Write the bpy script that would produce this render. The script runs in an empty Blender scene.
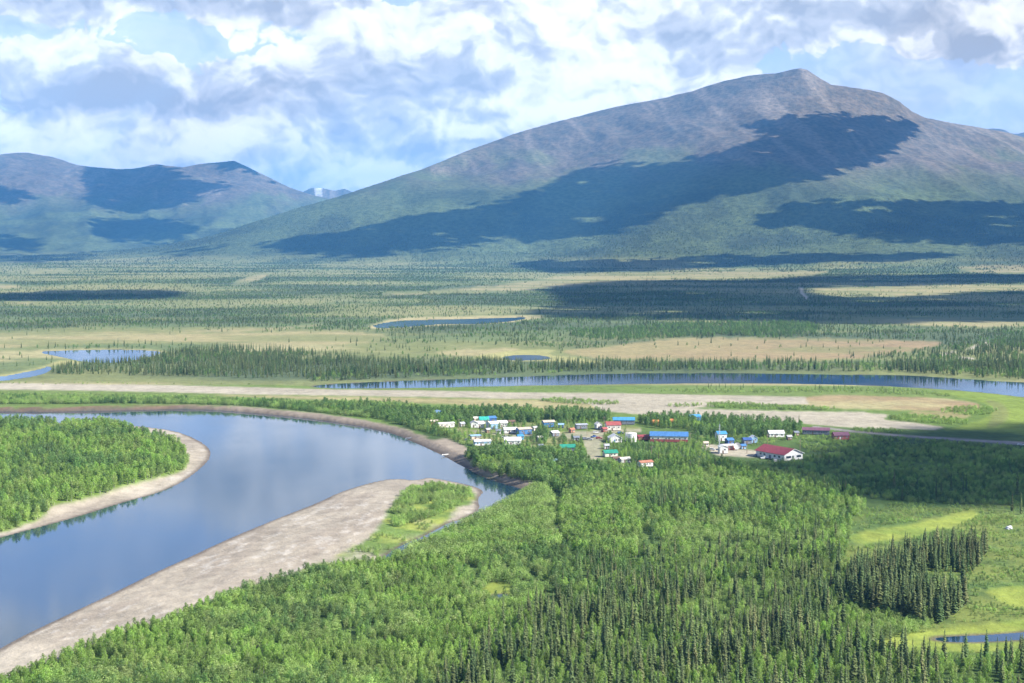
import bpy, bmesh, math, random
import numpy as np
from mathutils import Vector, Matrix
R = math.radians
rng = np.random.default_rng(7)
random.seed(7)
scene = bpy.context.scene
COL = scene.collection

# ---------------------------------------------------------------- camera
CAM_Z = 150.0
F = 1422.0                      # focal length in pixels of the 1024 px wide frame
HORIZON = 238.0                 # picture row of the true horizon
PITCH = math.atan((341.5 - HORIZON) / F)
cam = bpy.data.cameras.new('camera')
cam.sensor_width = 36.0
cam.lens = F / 1024 * 36.0
cam.clip_start = 1.0
cam.clip_end = 200000.0
camo = bpy.data.objects.new('camera', cam)
COL.objects.link(camo)
camo.location = (0, 0, CAM_Z)
camo.rotation_euler = (math.pi / 2 - PITCH, 0, 0)
scene.camera = camo

# ---------------------------------------------------------------- light
SUN_AZ = 110.0                  # degrees clockwise from the view direction (+Y)
SUN_EL = 36.0
SV = np.array([math.sin(R(SUN_AZ)) * math.cos(R(SUN_EL)), math.cos(R(SUN_AZ)) * math.cos(R(SUN_EL)), math.sin(R(SUN_EL))])
sun = bpy.data.lights.new('sun', 'SUN')
sun.energy = 5.0
sun.angle = R(0.53)
sun.color = (1.0, 0.95, 0.86)
suno = bpy.data.objects.new('sun', sun)
COL.objects.link(suno)
suno.location = (800, -300, 900)
suno.rotation_euler = Vector(SV).to_track_quat('Z', 'Y').to_euler()
scene.view_settings.view_transform = 'Standard'
scene.view_settings.look = 'None'
scene.view_settings.gamma = 1.0
scene.view_settings.use_curve_mapping = False
scene.view_settings.exposure = 1.25

# ---------------------------------------------------------------- node helpers
class NT:
    def __init__(self, tree):
        self.t = tree; self.n = tree.nodes; self.l = tree.links
    def new(self, kind, **kw):
        n = self.n.new(kind)
        for k, v in kw.items():
            setattr(n, k, v)
        return n
    def put(self, sock, v):
        if isinstance(v, bpy.types.NodeSocket):
            self.l.new(v, sock)
        elif v is not None:
            sock.default_value = v
    def m(self, op, a, b=None, c=None, clamp=False):
        n = self.new('ShaderNodeMath', operation=op, use_clamp=clamp)
        for i, v in enumerate((a, b, c)):
            if v is not None:
                self.put(n.inputs[i], v)
        return n.outputs[0]
    def vm(self, op, a, b=None):
        n = self.new('ShaderNodeVectorMath', operation=op)
        self.put(n.inputs[0], a)
        if b is not None:
            self.put(n.inputs[3 if op == 'SCALE' else 1], b)
        return n.outputs['Value'] if op in ('LENGTH', 'DOT_PRODUCT', 'DISTANCE') else n.outputs[0]
    def comb(self, x, y, z):
        n = self.new('ShaderNodeCombineXYZ')
        for i, v in enumerate((x, y, z)):
            self.put(n.inputs[i], v)
        return n.outputs[0]
    def noise(self, vec, scale, detail=6.0, rough=0.55, dim='3D', dist=0.0, lac=2.0):
        n = self.new('ShaderNodeTexNoise', noise_dimensions=dim)
        self.put(n.inputs['Vector'], vec)
        n.inputs['Scale'].default_value = scale
        n.inputs['Detail'].default_value = detail
        n.inputs['Roughness'].default_value = rough
        n.inputs['Distortion'].default_value = dist
        n.inputs['Lacunarity'].default_value = lac
        return n.outputs['Fac']
    def mapr(self, v, a, b, c=0.0, d=1.0, smooth=False):
        n = self.new('ShaderNodeMapRange', interpolation_type='SMOOTHSTEP' if smooth else 'LINEAR')
        self.put(n.inputs[0], v)
        for i, q in enumerate((a, b, c, d)):
            self.put(n.inputs[i + 1], q)
        return n.outputs[0]
    def mix(self, f, a, b, blend='MIX'):
        n = self.new('ShaderNodeMix', data_type='RGBA', blend_type=blend)
        self.put(n.inputs[0], f)
        for i, v in ((6, a), (7, b)):
            if isinstance(v, tuple) and len(v) == 3:
                v = (*v, 1.0)
            self.put(n.inputs[i], v)
        return n.outputs[2]

# ---------------------------------------------------------------- world: Nishita sky with cumulus
world = bpy.data.worlds.new('World')
scene.world = world
world.use_nodes = True
W = NT(world.node_tree)
W.n.clear()
sky = W.new('ShaderNodeTexSky', sky_type='NISHITA', sun_disc=False)
sky.sun_elevation = R(SUN_EL)
sky.sun_rotation = R(SUN_AZ)
sky.altitude = 150.0
sky.air_density = 1.0
sky.dust_density = 0.2
sky.ozone_density = 1.5
tc = W.new('ShaderNodeTexCoord')
sp = W.new('ShaderNodeSeparateXYZ')
W.l.new(tc.outputs['Generated'], sp.inputs[0])
AZ = W.m('ARCTAN2', sp.outputs[0], sp.outputs[1])
EL = W.m('ARCSINE', sp.outputs[2])
P0 = W.comb(AZ, EL, 0.0)                         # azimuth / elevation, radians
def pxdir(px, py):
    return (math.atan((px - 512) / F), (HORIZON - py) / F)
def blobs(lst, vec):
    """sum of soft ellipses (column, row, rx, ry, weight), turned into compass directions"""
    tot = None
    for (px, py, rx, ry, w) in lst:
        a, e = pxdir(px, py)
        d = W.vm('SUBTRACT', vec, (a, e, 0.0))
        d = W.vm('MULTIPLY', d, (F / rx, F / ry, 0.0))
        q = W.vm('DOT_PRODUCT', d, d)
        g = W.m('MULTIPLY', W.m('EXPONENT', W.m('MULTIPLY', q, -1.0)), w)
        tot = g if tot is None else W.m('ADD', tot, g)
    return tot
def noisecol(vec, scale, detail, rough):
    n = W.new('ShaderNodeTexNoise', noise_dimensions='3D')
    W.put(n.inputs['Vector'], vec)
    n.inputs['Scale'].default_value = scale; n.inputs['Detail'].default_value = detail; n.inputs['Roughness'].default_value = rough
    return W.vm('SUBTRACT', n.outputs['Color'], (0.5, 0.5, 0.5))
def billow(vec, scale):
    """rounded cauliflower relief: inverted cells at three sizes"""
    tot = None
    for k, a in ((1.0, 0.50), (2.6, 0.32), (6.1, 0.20)):
        v = W.new('ShaderNodeTexVoronoi', feature='SMOOTH_F1', voronoi_dimensions='2D')
        W.put(v.inputs['Vector'], vec); v.inputs['Scale'].default_value = scale * k; v.inputs['Smoothness'].default_value = 0.3
        g = W.m('MULTIPLY', W.m('SUBTRACT', 1.0, v.outputs['Distance']), a)
        tot = g if tot is None else W.m('ADD', tot, g)
    return tot
# domain warp, then the same field sampled a second time towards the sun gives lit and shaded sides
PW = W.vm('ADD', P0, W.vm('MULTIPLY', noisecol(P0, 16.0, 3.0, 0.5), (0.06, 0.04, 0.0)))
PW = W.vm('ADD', PW, W.vm('MULTIPLY', noisecol(P0, 70.0, 5.0, 0.6), (0.013, 0.010, 0.0)))
def field(vec):
    s = W.vm('MULTIPLY', vec, (1.0, 1.45, 1.0))
    big = W.noise(s, 7.0, 3.0, 0.5)
    fine = W.noise(s, 26.0, 9.0, 0.62)
    bil = billow(s, 18.0)
    return W.m('ADD', W.m('MULTIPLY', big, 0.9), W.m('ADD', W.m('MULTIPLY', W.m('SUBTRACT', fine, 0.5), 0.36), W.m('MULTIPLY', W.m('SUBTRACT', bil, 0.6), 0.50)))
fA = field(PW)
fB = field(W.vm('ADD', PW, (0.007, 0.011, 0.0)))
cover = blobs([(470, 75, 150, 85, .30), (640, 35, 120, 55, .28), (330, 60, 120, 60, .22), (100, 112, 150, 40, .22), (62, 60, 42, 20, .30), (225, 140, 60, 30, .22),
               (260, 130, 160, 40, .16), (590, 110, 120, 60, .26), (850, 30, 190, 30, .22), (1000, 38, 60, 34, .34), (170, 4, 260, 20, .26), (720, 20, 230, 35, .18), (330, 185, 60, 16, .20), (30, 150, 80, 18, .20), (120, 165, 330, 40, .24), (330, 110, 330, 70, .10), (470, 120, 90, 60, .12),
               (190, 48, 90, 17, -.22), (10, 36, 60, 12, -.16), (408, 3, 34, 12, -.40), (920, 110, 110, 38, -.30), (905, 66, 50, 14, -.22), (372, 166, 50, 12, -.18), (646, 0, 26, 8, -.2),
               (80, -75, 230, 36, -.48), (40, -150, 300, 45, .30), (380, -30, 230, 40, .30)], PW)
dens = W.m('ADD', W.m('ADD', fA, cover), W.mapr(EL, 0.22, 0.75, 0.0, -0.20, True))     # cumulus seen from the side closes up near the horizon, gaps open overhead
fac = W.mapr(dens, 0.45, 0.53, 0.0, 1.0, True)
bright = blobs([(595, 85, 85, 46, .50), (520, 135, 110, 32, .40), (640, 22, 60, 26, .30), (62, 55, 40, 18, .40), (205, 138, 80, 26, .44), (345, 180, 60, 18, .44), (228, 132, 22, 24, .40),
                (20, 150, 70, 18, .34), (555, 35, 50, 36, .26), (320, 25, 110, 26, .22), (985, 28, 36, 16, .26), (275, 45, 60, 20, .16), (455, 50, 40, 30, .16),
                (410, 95, 90, 34, -.22), (680, 50, 70, 18, -.34), (760, 62, 80, 25, -.14), (110, 98, 105, 17, -.40), (260, 100, 150, 17, -.32), (160, 6, 190, 14, -.34), (380, 152, 80, 11, -.34), (965, 56, 40, 12, -.30), (820, 18, 170, 16, -.20), (440, -8, 110, 30, .30)], PW)
lum = W.m('ADD', W.m('ADD', 0.53, W.m('MULTIPLY', W.m('SUBTRACT', fA, fB), 2.5)), bright)
lum = W.m('ADD', lum, W.mapr(dens, 0.45, 1.0, 0.08, -0.14))
ramp = W.new('ShaderNodeValToRGB')
W.l.new(lum, ramp.inputs[0])
cr = ramp.color_ramp
cr.elements[0].position = 0.02; cr.elements[0].color = (0.38, 0.405, 0.465, 1)
cr.elements[1].position = 1.0; cr.elements[1].color = (1.04, 1.03, 1.02, 1)
e = cr.elements.new(0.40); e.color = (0.575, 0.59, 0.63, 1)
e = cr.elements.new(0.68); e.color = (0.87, 0.87, 0.88, 1)
SKY_STRENGTH = 0.085
bg1 = W.new('ShaderNodeBackground'); W.l.new(W.mix(1.0, sky.outputs[0], (1.02, 0.92, 1.12), 'MULTIPLY'), bg1.inputs[0]); bg1.inputs[1].default_value = SKY_STRENGTH
bg2 = W.new('ShaderNodeBackground'); W.l.new(W.mix(W.m('EXPONENT', W.m('MULTIPLY', W.m('MAXIMUM', EL, 0.0), -16.0)), ramp.outputs[0], W.mix(1.0, ramp.outputs[0], (1.10, 1.0, 0.92), 'MULTIPLY')), bg2.inputs[0]); bg2.inputs[1].default_value = 0.68
# thin high veil
veil = W.noise(W.vm('MULTIPLY', PW, (1.0, 5.0, 1.0)), 5.0, 6.0, 0.5)
vf = W.mapr(veil, 0.38, 0.68, 0.06, 0.50)
f2 = W.m('MAXIMUM', W.m('MULTIPLY', fac, 0.97), vf)
f3 = W.m('MULTIPLY', f2, W.mapr(EL, -0.02, 0.0, 0.0, 1.0))
hz = W.m('EXPONENT', W.m('MULTIPLY', W.m('MAXIMUM', EL, 0.0), -16.0))      # skies brighten towards the horizon; overhead one sees the greyer cloud bases
W.put(bg2.inputs[1], W.m('MULTIPLY', W.mapr(EL, 0.17, 0.60, 0.62, 0.30, True), W.m('ADD', 1.0, W.m('MULTIPLY', hz, 0.62))))
W.put(bg1.inputs[1], W.m('MULTIPLY', SKY_STRENGTH, W.m('ADD', 1.0, W.m('MULTIPLY', hz, 0.35))))
ms = W.new('ShaderNodeMixShader'); W.l.new(f3, ms.inputs[0]); W.l.new(bg1.outputs[0], ms.inputs[1]); W.l.new(bg2.outputs[0], ms.inputs[2])
wo = W.new('ShaderNodeOutputWorld'); W.l.new(ms.outputs[0], wo.inputs[0])
world.cycles.sampling_method = 'MANUAL'
world.cycles.sample_map_resolution = 512

# ---------------------------------------------------------------- geometry of the place
CP, SP = math.cos(PITCH), math.sin(PITCH)
def ground_at(px, py, z=0.0):
    """picture position -> point on the level plane z (things stand on it)"""
    dx = (px - 512) / F; dv = (341.5 - py) / F
    d = np.array([dx, CP + dv * SP, -SP + dv * CP])
    t = (z - CAM_Z) / d[2]
    return np.array([d[0] * t, d[1] * t, z])
def project(x, y, z):
    zz = z - CAM_Z
    dep = y * CP - zz * SP
    up = y * SP + zz * CP
    dep = np.where(dep < 1.0, 1.0, dep)
    return 512 + F * x / dep, 341.5 - F * up / dep
def poly_ground(pts):
    return np.array([ground_at(px, max(py, 244.0))[:2] for px, py in pts])
def sdf(X, Y, poly, far=80.0):
    """signed distance to a polygon, negative inside; `far` outside its box"""
    X = np.asarray(X, float); Y = np.asarray(Y, float)
    out = np.full(X.shape, far)
    lo = poly.min(0) - far; hi = poly.max(0) + far
    m = (X > lo[0]) & (X < hi[0]) & (Y > lo[1]) & (Y < hi[1])
    if not m.any():
        return out
    x = X[m]; y = Y[m]
    d2 = np.full(x.shape, 1e18); ins = np.zeros(x.shape, bool)
    n = len(poly)
    for i in range(n):
        ax, ay = poly[i]; bx, by = poly[(i + 1) % n]
        ex, ey = bx - ax, by - ay
        L = ex * ex + ey * ey + 1e-12
        t = np.clip(((x - ax) * ex + (y - ay) * ey) / L, 0, 1)
        qx = x - ax - t * ex; qy = y - ay - t * ey
        d2 = np.minimum(d2, qx * qx + qy * qy)
        c = (ay > y) != (by > y)
        if ey != 0:
            ins ^= c & (x < ex * (y - ay) / ey + ax)
    d = np.sqrt(d2)
    out[m] = np.minimum(np.where(ins, -d, d), far)
    return out
def smooth(poly, it=2):
    p = np.array(poly, float)
    for _ in range(it):
        q = np.roll(p, -1, 0)
        p = np.stack([0.75 * p + 0.25 * q, 0.25 * p + 0.75 * q], 1).reshape(-1, 2)
    return p
def hash2(i, j, s):
    h = (i * 374761393 + j * 668265263 + s * 1442695041) & 0xFFFFFFFF
    h = ((h ^ (h >> 13)) * 1274126177) & 0xFFFFFFFF
    return ((h ^ (h >> 16)) & 0xFFFFFF) / float(0xFFFFFF)
def vnoise(x, y, s=0):
    xi = np.floor(x).astype(np.int64); yi = np.floor(y).astype(np.int64)
    fx = x - xi; fy = y - yi
    fx = fx * fx * (3 - 2 * fx); fy = fy * fy * (3 - 2 * fy)
    a = hash2(xi, yi, s); b = hash2(xi + 1, yi, s); c = hash2(xi, yi + 1, s); d = hash2(xi + 1, yi + 1, s)
    return (a * (1 - fx) + b * fx) * (1 - fy) + (c * (1 - fx) + d * fx) * fy
def fbm(x, y, sc, octv=4, s=0, ridged=False):
    tot = 0; amp = 1.0; nrm = 0
    x = np.asarray(x, float) / sc; y = np.asarray(y, float) / sc
    for k in range(octv):
        v = vnoise(x + 17.3 * k, y - 9.1 * k, s + k)
        if ridged:
            v = 1 - np.abs(2 * v - 1)
        tot = tot + v * amp; nrm += amp
        amp *= 0.5; x = x * 2.03; y = y * 2.03
    return tot / nrm
def sstep(a, b, v):
    t = np.clip((v - a) / (b - a), 0, 1)
    return t * t * (3 - 2 * t)

# water bodies, traced along their shorelines
RIVER = smooth(poly_ground([(-500, 409), (-200, 411), (0, 411.5), (40, 412), (90, 411), (140, 410), (180, 409), (215, 410), (240, 412), (258, 413.5), (290, 416.5), (320, 420), (350, 424.5), (370, 428), (390, 432.5), (402, 437), (413, 442), (425, 447), (435, 452), (446, 457), (458, 464), (468, 469), (480, 476), (492, 480), (505, 484), (516, 487), (525, 490),
    (523, 494), (513, 500), (503, 507), (492, 511), (478, 519), (464, 524), (450, 531), (440, 536), (428, 543), (412, 549), (402, 556), (390, 561), (382, 562), (386, 556), (396, 549), (408, 543), (424, 537), (438, 529), (450, 523), (461, 520), (473, 515), (481, 509), (478, 499), (485, 491),
    (474, 486), (451, 481), (428, 477), (416, 480.5), (393, 478), (368, 483), (338, 492.5), (318, 502.5), (288, 514), (256, 527), (225, 540), (187, 558), (150, 574.5), (115, 592), (60, 618), (25, 634.5), (0, 648), (-120, 720), (-400, 900),
    (-500, 700), (-200, 590), (-60, 555), (0, 538), (37, 528), (75, 518), (125, 502), (160, 493), (185, 481), (202, 468), (211, 458), (211, 449), (197, 439), (175, 430.5), (140, 426), (105, 424), (62, 422.5), (0, 422.5), (-200, 424), (-500, 428)]), 1)
SLOUGH = smooth(poly_ground([(306, 386.2), (356, 383), (431, 380.3), (512, 377.5), (560, 375.5), (612, 374), (690, 373.3), (768, 374), (850, 375), (918, 376), (973, 380), (1024, 383), (1120, 388), (1300, 396), (1300, 415), (1120, 407), (1024, 397), (983, 392), (928, 388), (868, 385), (768, 383), (662, 383.2), (512, 385.5), (406, 388), (331, 388.3)]), 1)
LAKE = smooth(poly_ground([(37, 352), (62, 350.8), (100, 350), (140, 350.2), (163, 352), (152, 356), (140, 359), (118, 362.5), (98, 363), (80, 361), (65, 357.5), (50, 354.5)]), 1)
CREEK = smooth(poly_ground([(-120, 384), (0, 377.5), (25, 372.5), (44, 369), (48, 366), (52, 369), (41, 375), (0, 381.3), (-120, 390)]), 1)
MARSH = smooth(poly_ground([(373, 325), (400, 320.6), (430, 320), (480, 318.8), (510, 317.8), (530, 317.5), (512, 321), (480, 324), (440, 323.8), (420, 326), (400, 327.3), (376, 328.5)]), 1)
TARN = smooth(poly_ground([(500, 357.5), (520, 354.8), (545, 355.8), (552, 359), (512, 361)]), 1)
POND = smooth(poly_ground([(933, 639), (953, 637), (983, 636), (1024, 633), (1130, 626), (1130, 636), (1024, 639), (983, 641.5), (948, 641.8)]), 1)
PUDDLE = smooth(poly_ground([(489, 599), (496, 595), (506, 594.5), (508, 598), (498, 601.5)]), 1)
PUDDLE2 = smooth(poly_ground([(552, 533), (553, 527), (556, 526.5), (558, 531), (556, 533.5)]), 1)
WATERS = [('river', RIVER), ('slough', SLOUGH), ('lake', LAKE), ('creek', CREEK), ('marsh_pond', MARSH), ('tarn', TARN), ('pond', POND), ('pool', PUDDLE), ('pool', PUDDLE2)]
def water_sdf(X, Y):
    d = np.full(np.shape(X), 80.0)
    for _, p in WATERS:
        d = np.minimum(d, sdf(X, Y, p))
    return d
BANK = poly_ground([(-500, 380), (-500, 415), (0, 416), (130, 416), (300, 421), (420, 452), (452, 462), (468, 470), (530, 492), (560, 480), (500, 440), (400, 405), (0, 398)])   # the steeper cut bank on the far shore

ISLAND = poly_ground([(-500, 430), (0, 427), (105, 431), (176, 448), (189, 462), (160, 480), (100, 499), (46, 519), (0, 534), (-300, 610)])
# mountain skylines: (picture column, row of the crest)
SKY_MAIN = np.array([(-900, 262), (-300, 258), (0, 256), (120, 252), (200, 241), (250, 224), (300, 208), (340, 197.5), (380, 184), (420, 170), (450, 158), (480, 147), (512, 136), (540, 128), (570, 120), (600, 112.5), (630, 106), (660, 100), (690, 93), (715, 85), (740, 79), (760, 76.5), (774, 75.5), (782, 74), (790, 72), (797, 71), (804, 72.5), (811, 77), (818, 81.5), (828, 87), (845, 89), (865, 92), (880, 96), (895, 104), (908, 114), (922, 121), (945, 125), (970, 129), (1000, 134), (1024, 141), (1060, 150), (1120, 172), (1250, 195), (1500, 190), (1900, 200), (2600, 240)], float)
SKY_LEFT = np.array([(-900, 190), (-500, 160), (-200, 170), (-80, 160), (0, 156), (30, 154.5), (55, 158), (80, 167), (100, 169), (118, 171), (135, 170), (160, 165.5), (185, 168), (200, 165), (218, 163), (236, 160.5), (250, 167), (268, 176), (290, 187), (310, 195), (330, 199), (370, 212), (430, 225), (520, 236), (2600, 250)], float)
SKY_FAR = np.array([(-900, 225), (0, 200), (270, 200), (298, 194), (312, 187), (322, 188), (335, 191.5), (345, 190), (356, 194), (380, 199), (450, 215), (700, 205), (900, 170), (960, 141), (985, 131), (1000, 128), (1012, 131), (1024, 129), (1050, 136), (1100, 134), (1200, 160), (1500, 200), (2600, 230)], float)
def crest(X, tab, D):
    return np.maximum(0, CAM_Z + D * (HORIZON - np.interp(X, tab[:, 0], tab[:, 1])) / F * 1.006)
def mountain(u, y, tab, D, foot, back, s, rough):
    X = 512 + F * u
    H = crest(X, tab, D)
    xs = np.arange(-900, 2601, 10.0); ys = np.interp(xs, tab[:, 0], tab[:, 1])
    for _ in range(60):
        ys[1:-1] = (ys[:-2] + ys[1:-1] + ys[2:]) / 3
    Hs = crest(X, np.stack([xs, ys], 1), D)          # broad body; knobs and notches belong to the crest alone
    t = np.clip((y - foot) / (D - foot), 0, 1)
    ss = t * t * (3 - 2 * t)
    p = 0.62 * t ** 1.75 + 0.38 * ss
    kn_ = sstep(.90, 1.0, t)
    h = (Hs * (1 - kn_) + H * kn_) * p
    b = y > D
    h = np.where(b, H * np.exp(-((y - D) / back) ** 2), h)
    x = u * y
    rid = fbm(x + 0.25 * y, y * 0.42, 1150, 5, s, True) - 0.62
    fine = fbm(x, y, 420, 5, s + 9) - 0.5
    env = sstep(0.03, 0.35, t) * (1 - 0.82 * sstep(0.86, 1.0, t)) * np.where(b, np.exp(-((y - D) / back) ** 2), 1)
    h = h + (rid * 0.30 + fine * 0.14) * rough * env * np.minimum(H, 900) / 900
    return h
def relief(x, y):
    """hills and mountains above the valley floor"""
    yy = np.maximum(y, 1.0)
    u = np.clip(x / yy, -2.2, 2.2)
    X = 512 + F * u
    D1 = 11200 + 900 * np.sin(u * 7) + 500 * np.sin(u * 17 + 1)
    f1 = 6500 + 500 * np.sin(u * 9 + 0.5) + 2200 * sstep(0.12, -0.25, u)
    h = mountain(u, yy, SKY_MAIN, D1, f1, 3000, 3, 520)
    D2 = 16500 + 600 * np.sin(u * 15)
    h = np.maximum(h, mountain(u, yy, SKY_LEFT, D2, 10300 + 0 * u, 3000, 21, 760))
    h = np.maximum(h, mountain(u, yy, SKY_FAR, 20500 + 0 * u, 17500 + 0 * u, 3000, 41, 400))
    return np.where((y > 3000) & (h > 0.5), h, 0.0)
def terrain(x, y):
    x = np.asarray(x, float); y = np.asarray(y, float)
    d = water_sdf(x, y)
    bank = sstep(3, -3, sdf(x, y, BANK))
    slope_low = np.where(d > 0, np.minimum(d * 0.035, 1.5), np.maximum(d * 0.16, -4.0))
    slope_bank = np.where(d > 0, np.minimum(d * 0.42, 3.0), np.maximum(d * 0.3, -4.0))
    base = slope_low * (1 - bank) + slope_bank * bank
    base = base + 2.4 * sstep(6, 24, d) * sstep(8, -4, sdf(x, y, ISLAND))
    und = (fbm(x, y, 90, 3, 5) - 0.5) * 1.4 * np.clip((d - 8) / 30, 0, 1)
    return base + np.maximum(und, -0.5) + relief(x, y)

# ---------------------------------------------------------------- land cover (what grows or lies where), outlines on the plane
def zone(pts, it=1):
    p = np.array(pts, float)
    return smooth(p, it) if it else p
Z = dict(
    sandbar=zone([(-120, 725), (-60, 681), (0, 646), (60, 616), (115, 590), (187, 556), (225, 538), (288, 512), (338, 491), (393, 476), (416, 479), (428, 475), (470, 484), (487, 489), (484, 512), (462, 523), (440, 532), (415, 545), (386, 560), (338, 564), (300, 577), (256, 589), (222, 600), (190, 613), (162, 624), (130, 634), (85, 652), (50, 667), (8, 682), (-60, 712)], 0),
    bar_green=zone([(300, 574), (338, 557), (366, 543), (380, 527), (388, 512), (396, 502), (408, 490), (426, 484), (452, 486), (474, 491), (478, 497), (470, 505), (455, 512), (448, 524), (430, 535), (410, 546), (385, 561), (340, 566)], 1),
    island_beach=zone([(-60, 560), (0, 540), (75, 520), (125, 504), (185, 483), (214, 457), (212, 446), (175, 427), (105, 421), (0, 419), (-200, 421), (-200, 600)], 0),
    island_green=zone([(-300, 430), (0, 427), (62, 428.5), (105, 431), (145, 438), (176, 448), (188, 458), (189, 464), (182, 472), (160, 480), (130, 489), (100, 499), (75, 507), (50, 512), (46, 519), (0, 534), (-200, 580)], 1),
    runway=zone([(-500, 378), (0, 384.6), (128, 386.2), (256, 388.6), (512, 393.6), (640, 395.2), (768, 397.6), (806, 398.5), (808, 406), (768, 406.5), (702, 403.5), (662, 405), (620, 409), (602, 412), (590, 406), (540, 400.5), (400, 398.5), (256, 396), (128, 392.5), (0, 391), (-500, 385)], 0),
    apron=zone([(590, 406), (625, 400), (700, 402), (715, 408), (690, 410.5), (768, 412.5), (860, 413.5), (888, 416), (884, 421), (905, 423), (945, 429), (935, 432), (890, 431), (850, 430), (800, 425), (768, 423), (700, 418), (640, 417), (600, 412.5)], 0),
    dry_verge=zone([(200, 396), (256, 397), (400, 399.5), (540, 401), (600, 406), (610, 415), (560, 416), (500, 409), (400, 404), (300, 401)], 1),
    dry_field=zone([(792, 405), (802, 399), (835, 396.5), (880, 397.5), (940, 399.5), (975, 404), (984, 409), (965, 414), (930, 413), (880, 411.5), (830, 410)], 1),
    dry_field2=zone([(905, 413), (950, 414), (975, 417), (960, 421), (920, 420)], 1),
    sward=zone([(930, 391), (975, 391.5), (1010, 396), (1060, 405), (1100, 430), (1100, 455), (1024, 436), (970, 432), (940, 433), (960, 428), (985, 420), (996, 413), (985, 404), (950, 397)], 1),
    sward_dark=zone([(984, 400), (1005, 406), (1010, 416), (1000, 428), (985, 431), (992, 418), (992, 408)], 1),
    road=zone([(812, 428), (850, 432.5), (900, 437), (960, 440.5), (1024, 444), (1200, 453), (1200, 458.5), (1024, 447.5), (960, 443), (900, 439), (850, 434.5), (812, 430)], 0),
    village=zone([(428, 432), (440, 424), (470, 423), (540, 424), (560, 424), (606, 423), (640, 430), (640, 434), (612, 442), (604, 446), (602, 466), (590, 470), (580, 455), (560, 449), (520, 450), (490, 449), (462, 447), (446, 441)], 1),
    village_road=zone([(466, 434), (500, 436), (540, 436.5), (590, 433.5), (606, 430), (640, 432), (640, 434), (604, 437), (600, 448), (601, 468), (590, 471), (585, 450), (582, 441), (540, 439), (500, 437.5), (466, 435.5)], 0),
    yard=zone([(700, 443), (716, 447), (740, 452), (800, 456), (800, 461), (735, 459), (718, 458), (706, 452), (695, 444)], 1),
    beach=zone([(230, 409), (260, 411.5), (320, 417), (365, 424), (400, 433), (432, 445), (446, 442), (462, 449), (474, 457), (470, 470), (455, 465), (430, 452), (400, 440), (350, 428), (290, 418), (240, 413)], 0),
    fieldA=zone([(560, 352), (594, 350), (662, 340), (702, 338.5), (768, 338.5), (860, 340), (943, 343), (935, 348), (905, 353), (843, 361), (768, 363), (700, 363), (607, 361), (574, 356)], 1),
    fieldA2=zone([(470, 358), (500, 353), (530, 351), (560, 351), (545, 355), (580, 359), (606, 363), (590, 365), (545, 362), (500, 362)], 1),
    fieldB=zone([(-100, 345), (0, 342), (50, 337), (140, 335), (256, 333.5), (330, 331), (400, 337), (360, 346), (256, 347.5), (160, 342), (60, 346), (0, 350), (-100, 352)], 1),
    fieldB2=zone([(270, 360), (320, 356), (350, 357), (330, 361)], 1),
    fieldB3=zone([(256, 333), (330, 325), (300, 327), (256, 330), (0, 334), (-100, 336), (-100, 338), (0, 337)], 1),
    fieldC=zone([(363, 297), (446, 290), (512, 284), (574, 275), (660, 272), (768, 270), (828, 270.5), (826, 274), (768, 279), (690, 279), (612, 282.5), (540, 290), (512, 292.5), (446, 294)], 1),
    fieldD=zone([(813, 288), (880, 287), (960, 286.5), (1024, 285), (1200, 283), (1200, 288), (1024, 290), (960, 293), (918, 296.5), (860, 295), (818, 294)], 1),
    fieldE=zone([(955, 267), (1024, 265), (1200, 262), (1200, 275), (1024, 274), (963, 272)], 1),
    fieldF=zone([(-100, 301), (0, 301.5), (60, 302.5), (30, 304.5), (-100, 305)], 1),
    fieldG=zone([(-100, 284), (0, 285), (27, 287), (0, 290), (-100, 291)], 1),
    fieldH=zone([(30, 271), (60, 270), (68, 271.5), (34, 274)], 1),
    fieldI=zone([(256, 277), (272, 272), (268, 276), (256, 282), (230, 286), (240, 279)], 1),
    fieldJ=zone([(900, 324), (1024, 322), (1200, 322), (1200, 327), (1024, 327), (930, 328)], 1),
    fieldK=zone([(430, 352), (512, 349), (520, 352), (470, 360), (455, 358)], 1),
    marshrim=zone([(368, 326), (396, 318.5), (430, 317.5), (480, 316.5), (540, 316), (545, 318), (512, 323), (440, 326), (400, 329), (372, 330)], 1),
    lakerim=zone([(-100, 383), (0, 376), (40, 368), (66, 359), (82, 363), (78, 366), (52, 365), (30, 372), (0, 378)], 1),
    lakerim2=zone([(30, 351), (62, 349), (140, 349), (170, 351.5), (164, 354), (140, 352), (40, 354)], 1),
    pondmead=zone([(868, 645), (900, 634), (950, 629), (1024, 620), (1130, 612), (1130, 648), (1024, 650), (960, 655), (890, 652)], 1),
    mead1=zone([(846, 540), (870, 532), (920, 525), (962, 515), (980, 515), (975, 522), (940, 534), (900, 543), (860, 548)], 1),
    mead2=zone([(980, 592), (1024, 588), (1130, 586), (1130, 616), (1024, 612), (1000, 604)], 1),
    mead3=zone([(836, 480), (870, 470), (930, 462), (960, 465), (900, 474), (860, 484)], 1),
    mead0=zone([(820, 560), (850, 520), (900, 512), (980, 505), (1130, 510), (1130, 640), (900, 640), (850, 640), (850, 600)], 1),
    puddlemead=zone([(480, 592), (490, 584), (508, 584), (512, 592), (506, 598), (490, 602)], 1),
    track1=zone([(799, 288), (803, 288), (802, 292), (808, 298), (806, 300), (800, 293)], 0),
    track2=zone([(938, 356), (955, 351.5), (956, 353.5), (940, 357)], 0),
    track3=zone([(983, 343), (990, 343.5), (995, 346), (990, 347), (984, 345), (972, 350), (965, 351), (972, 348)], 0),
    track4=zone([(955, 357), (974, 359), (972, 361), (956, 359)], 0),
)
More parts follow.
